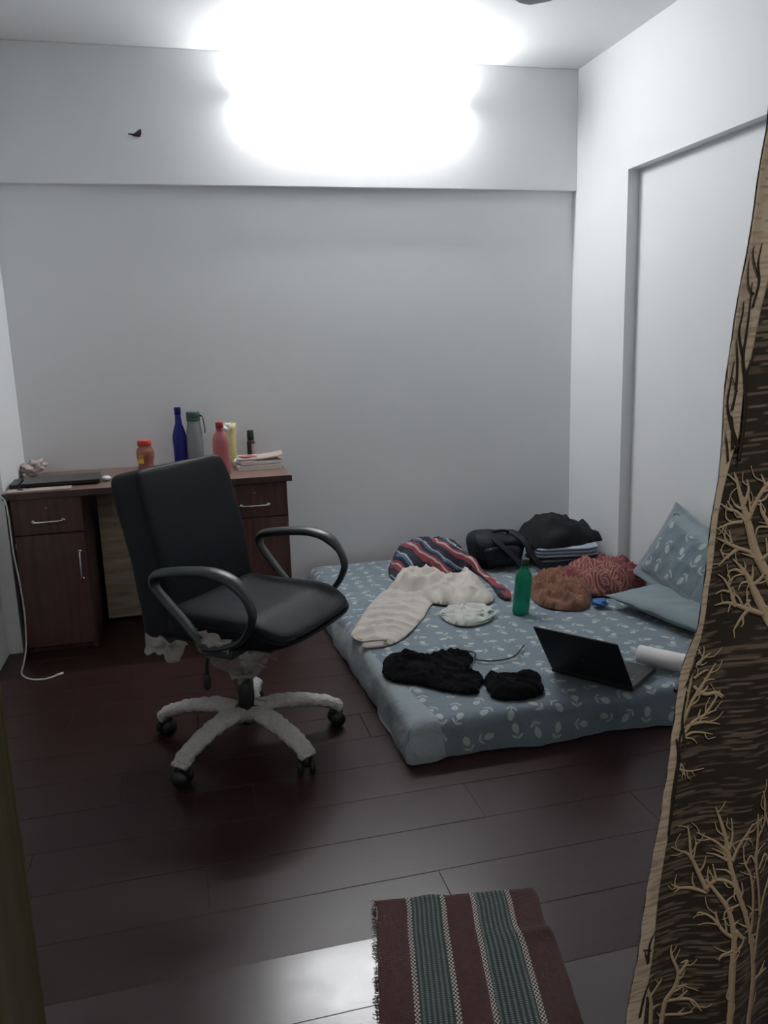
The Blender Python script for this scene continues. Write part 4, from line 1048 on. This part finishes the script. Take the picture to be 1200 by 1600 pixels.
TREES = {'w1':[[(0.675,0.998,9),(0.66,1.027,9),(0.643,1.06,8),(0.632,1.096,7),(0.624,1.12,5),(0.615,1.147,3),(0.611,1.156,1)],[(0.626,1.116,4),(0.631,1.134,3),(0.628,1.147,1)],[(0.632,1.098,5),(0.641,1.122,4),(0.652,1.14,4),(0.661,1.152,2)],[(0.65,1.139,3),(0.645,1.152,1)],[(0.635,1.107,3),(0.631,1.13,1)],[(0.631,1.096,4),(0.618,1.109,3),(0.607,1.113,3),(0.595,1.121,1)],[(0.613,1.111,3),(0.604,1.123,1)],[(0.626,1.097,4),(0.61,1.096,3),(0.592,1.091,1)],[(0.656,1.031,5),(0.64,1.057,4),(0.621,1.066,4),(0.607,1.073,3),(0.593,1.08,1)],[(0.613,1.071,3),(0.609,1.088,1)],[(0.621,1.064,4),(0.606,1.054,3),(0.597,1.046,1)],[(0.604,1.055,2),(0.598,1.066,1)],[(0.65,1.05,4),(0.664,1.066,3),(0.671,1.073,2)],[(0.656,1.059,3),(0.653,1.077,1)],[(0.663,1.082,4),(0.648,1.106,3),(0.645,1.12,1)],[(0.666,1.088,3),(0.645,1.09,2),(0.642,1.08,1)]],'w2':[[(0.677,0.944,8),(0.662,0.975,8),(0.648,1.005,7),(0.636,1.03,5),(0.627,1.042,3),(0.616,1.053,1)],[(0.641,1.017,4),(0.651,1.028,3),(0.654,1.037,1)],[(0.634,1.032,4),(0.622,1.039,3),(0.61,1.038,1)],[(0.639,1.023,3),(0.63,1.022,2),(0.626,1.013,1)],[(0.657,0.983,6),(0.639,0.989,5),(0.625,0.995,4),(0.612,0.999,3),(0.595,0.998,1)],[(0.624,0.995,4),(0.615,1.016,3),(0.606,1.029,2),(0.597,1.036,1)],[(0.613,1.018,2),(0.619,1.031,1)],[(0.615,1.012,3),(0.605,1.015,2),(0.595,1.012,1)],[(0.625,0.993,3),(0.618,0.996,2),(0.615,0.986,1)],[(0.639,0.988,4),(0.631,0.976,3),(0.623,0.962,1)],[(0.652,0.996,4),(0.666,0.986,3),(0.676,0.979,2)],[(0.634,0.99,3),(0.641,1.001,2)]],'w3':[[(0.525,0.764,5),(0.539,0.801,5),(0.554,0.828,5),(0.572,0.85,4),(0.589,0.858,3),(0.605,0.864,1)],[(0.572,0.849,4),(0.59,0.849,3),(0.61,0.845,1)],[(0.581,0.856,3),(0.584,0.867,1)],[(0.588,0.856,3),(0.599,0.871,3),(0.608,0.889,1)],[(0.556,0.829,4),(0.573,0.838,3),(0.602,0.832,1)],[(0.549,0.824,4),(0.566,0.868,4),(0.577,0.887,4),(0.591,0.906,3),(0.602,0.924,1)],[(0.576,0.885,3),(0.588,0.89,3),(0.593,0.896,1)],[(0.557,0.844,3),(0.568,0.901,3),(0.571,0.925,3),(0.578,0.94,2),(0.576,0.945,1)],[(0.57,0.921,3),(0.584,0.931,3),(0.595,0.938,1)],[(0.573,0.898,3),(0.588,0.886,4),(0.604,0.886,4),(0.613,0.881,1)],[(0.573,0.908,3),(0.586,0.915,2),(0.593,0.916,1)],[(0.58,0.924,3),(0.585,0.939,2),(0.584,0.948,1)],[(0.543,0.8,3),(0.571,0.787,2),(0.593,0.787,1)],[(0.548,0.803,3),(0.561,0.797,2),(0.567,0.779,1)]],'w4':[[(0.639,0.397,10),(0.64,0.443,9),(0.638,0.503,9),(0.637,0.551,7),(0.628,0.591,5),(0.612,0.618,4),(0.6,0.634,3)],[(0.637,0.551,5),(0.623,0.562,4),(0.609,0.581,3),(0.595,0.587,2),(0.592,0.582,1)],[(0.617,0.569,3),(0.612,0.59,2)],[(0.636,0.532,4),(0.622,0.528,3),(0.618,0.52,1)],[(0.638,0.561,6),(0.655,0.542,4)],[(0.603,0.617,5),(0.587,0.655,4),(0.577,0.671,3),(0.565,0.678,2),(0.551,0.688,1)],[(0.582,0.661,3),(0.578,0.693,3),(0.574,0.712,1)],[(0.584,0.658,2),(0.588,0.687,1)],[(0.603,0.615,4),(0.584,0.621,4),(0.567,0.623,3),(0.556,0.632,1)],[(0.57,0.622,3),(0.561,0.617,1)],[(0.601,0.62,4),(0.613,0.634,4),(0.63,0.63,4),(0.643,0.612,4)],[(0.613,0.632,3),(0.608,0.656,1)]],'w5':[[(0.683,0.385,12),(0.684,0.432,11),(0.682,0.482,10),(0.67,0.534,7),(0.655,0.576,6),(0.641,0.612,6),(0.629,0.651,5),(0.623,0.685,4),(0.616,0.713,3),(0.609,0.734,1)],[(0.626,0.675,3),(0.629,0.697,2),(0.627,0.72,1)],[(0.626,0.67,4),(0.613,0.685,3),(0.598,0.694,2),(0.587,0.7,1)],[(0.626,0.661,4),(0.611,0.669,2),(0.6,0.671,1)],[(0.63,0.66,4),(0.638,0.682,3),(0.649,0.698,3),(0.655,0.71,1)],[(0.643,0.69,3),(0.655,0.689,1)],[(0.682,0.492,7),(0.686,0.55,5),(0.691,0.587,5),(0.7,0.614,4)],[(0.669,0.544,4),(0.667,0.592,4),(0.659,0.632,3),(0.647,0.657,2),(0.644,0.681,1)],[(0.68,0.522,5),(0.664,0.555,3),(0.654,0.586,3)],[(0.687,0.559,4),(0.676,0.609,4),(0.667,0.648,4),(0.666,0.685,4),(0.662,0.722,1)],[(0.667,0.648,3),(0.656,0.664,2),(0.648,0.65,1)],[(0.666,0.685,3),(0.676,0.706,3),(0.672,0.734,3),(0.667,0.753,1)],[(0.675,0.718,3),(0.694,0.68,3)],[(0.673,0.638,3),(0.686,0.654,3),(0.702,0.623,2)],[(0.686,0.462,6),(0.7,0.463,4),(0.714,0.465,2)],[(0.655,0.547,4),(0.646,0.53,3),(0.619,0.527,1)],[(0.642,0.598,3),(0.625,0.592,2),(0.622,0.578,1)]],'w6':[[(0.535,0.425,6),(0.534,0.461,5),(0.527,0.486,3),(0.525,0.501,1)],[(0.531,0.471,3),(0.544,0.487,3),(0.549,0.495,1)],[(0.552,0.42,6),(0.556,0.455,6),(0.568,0.476,5),(0.571,0.5,4),(0.561,0.526,3),(0.56,0.542,1)],[(0.572,0.495,4),(0.582,0.516,3),(0.574,0.513,2)],[(0.559,0.456,4),(0.575,0.458,4),(0.59,0.458,3),(0.601,0.443,1)],[(0.573,0.458,3),(0.584,0.472,1)],[(0.557,0.435,4),(0.576,0.435,3),(0.591,0.441,1)],[(0.569,0.476,3),(0.583,0.482,1)]],'d1':[[(0.614,1.169,5),(0.62,1.213,5),(0.62,1.256,5),(0.615,1.285,4),(0.618,1.313,3),(0.621,1.34,2),(0.622,1.367,1)],[(0.619,1.263,4),(0.627,1.284,3),(0.634,1.298,1)],[(0.615,1.285,3),(0.606,1.313,3),(0.61,1.333,2),(0.61,1.347,1)],[(0.602,1.228,4),(0.607,1.249,3),(0.607,1.278,3),(0.602,1.306,1)],[(0.613,1.184,5),(0.601,1.214,4),(0.595,1.236,3),(0.598,1.257,2),(0.601,1.282,1)],[(0.605,1.184,5),(0.603,1.214,3),(0.601,1.222,1)],[(0.599,1.17,3),(0.596,1.192,2),(0.591,1.207,1)],[(0.625,1.34,3),(0.632,1.367,3),(0.629,1.388,2),(0.632,1.408,1)],[(0.626,1.354,3),(0.616,1.364,2),(0.611,1.395,1)],[(0.63,1.374,2),(0.619,1.394,2),(0.619,1.405,1)],[(0.609,1.248,2),(0.6,1.264,1)]],'d2':[[(0.561,0.827,3),(0.556,0.861,3),(0.561,0.889,1)],[(0.552,0.828,3),(0.555,0.849,2)],[(0.522,0.531,4),(0.524,0.558,3),(0.533,0.575,1)],[(0.514,0.451,4),(0.52,0.483,3),(0.526,0.501,1)],[(0.522,0.531,3),(0.517,0.549,1)],[(0.543,0.709,3),(0.548,0.769,6),(0.553,0.811,5),(0.548,0.837,2)],[(0.574,0.941,4),(0.568,0.921,3),(0.559,0.902,2)],[(0.526,0.548,3),(0.514,0.553,1)]]}
for k in ('w1', 'w2', 'w3', 'w4', 'w5', 'w6'): ribbons('woven_tree', TREES[k], M['gold'], CU, .0022, 'tan bare tree woven into the dark curtain' if k == 'w1' else None)
ribbons('woven_tree', TREES['d1'], M['darkthread'], CU, .0062, 'dark bare tree woven on the cream turned edge')
for b in TREES['d2']: ribbons('woven_branch', [b], M['darkthread'], CU, .0062)
# rod
T = empty('curtain_rod', (.26, .80, 2.12), 0, 'metal rod above the doorway, out of the picture', 'rod')
bm = bmesh.new(); cyl(bm, (-.72, 0, 0), (.95, 0, 0), .011, n=16); mesh('rod', bm, M['chrome'], T, True)
for x in (-.70, .93):
    bm = bmesh.new(); box(bm, x-.01, x+.01, -.012, .04, -.014, .014, bev=.003); mesh('rod_bracket', bm, M['chrome'], T)
for x in np.linspace(.42, .82, 7):
    bm = bmesh.new(); tube(bm, [(x, .018*math.cos(a), .018*math.sin(a)-.006) for a in np.linspace(0, 2*PI, 20, endpoint=False)], .002, 6, True); mesh('curtain_ring', bm, M['chrome'], T, True)
# left drape, hanging straight
bm = bmesh.new(); g = []; nu, nv = 90, 24
for j in range(nv+1):
    z = .03+2.06*j/nv; row = []
    for i in range(nu+1):
        u = i/nu; x = -.192-.24*u
        y = .80+.024*math.sin(u*2*PI*5.2+.6)+.006*math.sin(u*2*PI*11+1)+.004*n3(x, z, 0, 3)
        row.append(bm.verts.new((x+.3, y-.8, z)))
    g.append(row)
for j in range(nv):
    for i in range(nu): bm.faces.new((g[j][i], g[j][i+1], g[j+1][i+1], g[j+1][i]))
T = empty('side_drape', (-.3, .8, 0), 0, 'olive-brown drape hanging in straight folds at the left of the doorway', 'curtain')
o = mesh('cloth', bm, M['olive'], T, True, normals=False); s_ = o.modifiers.new('s', 'SOLIDIFY'); s_.thickness = .0015; s_.offset = 0
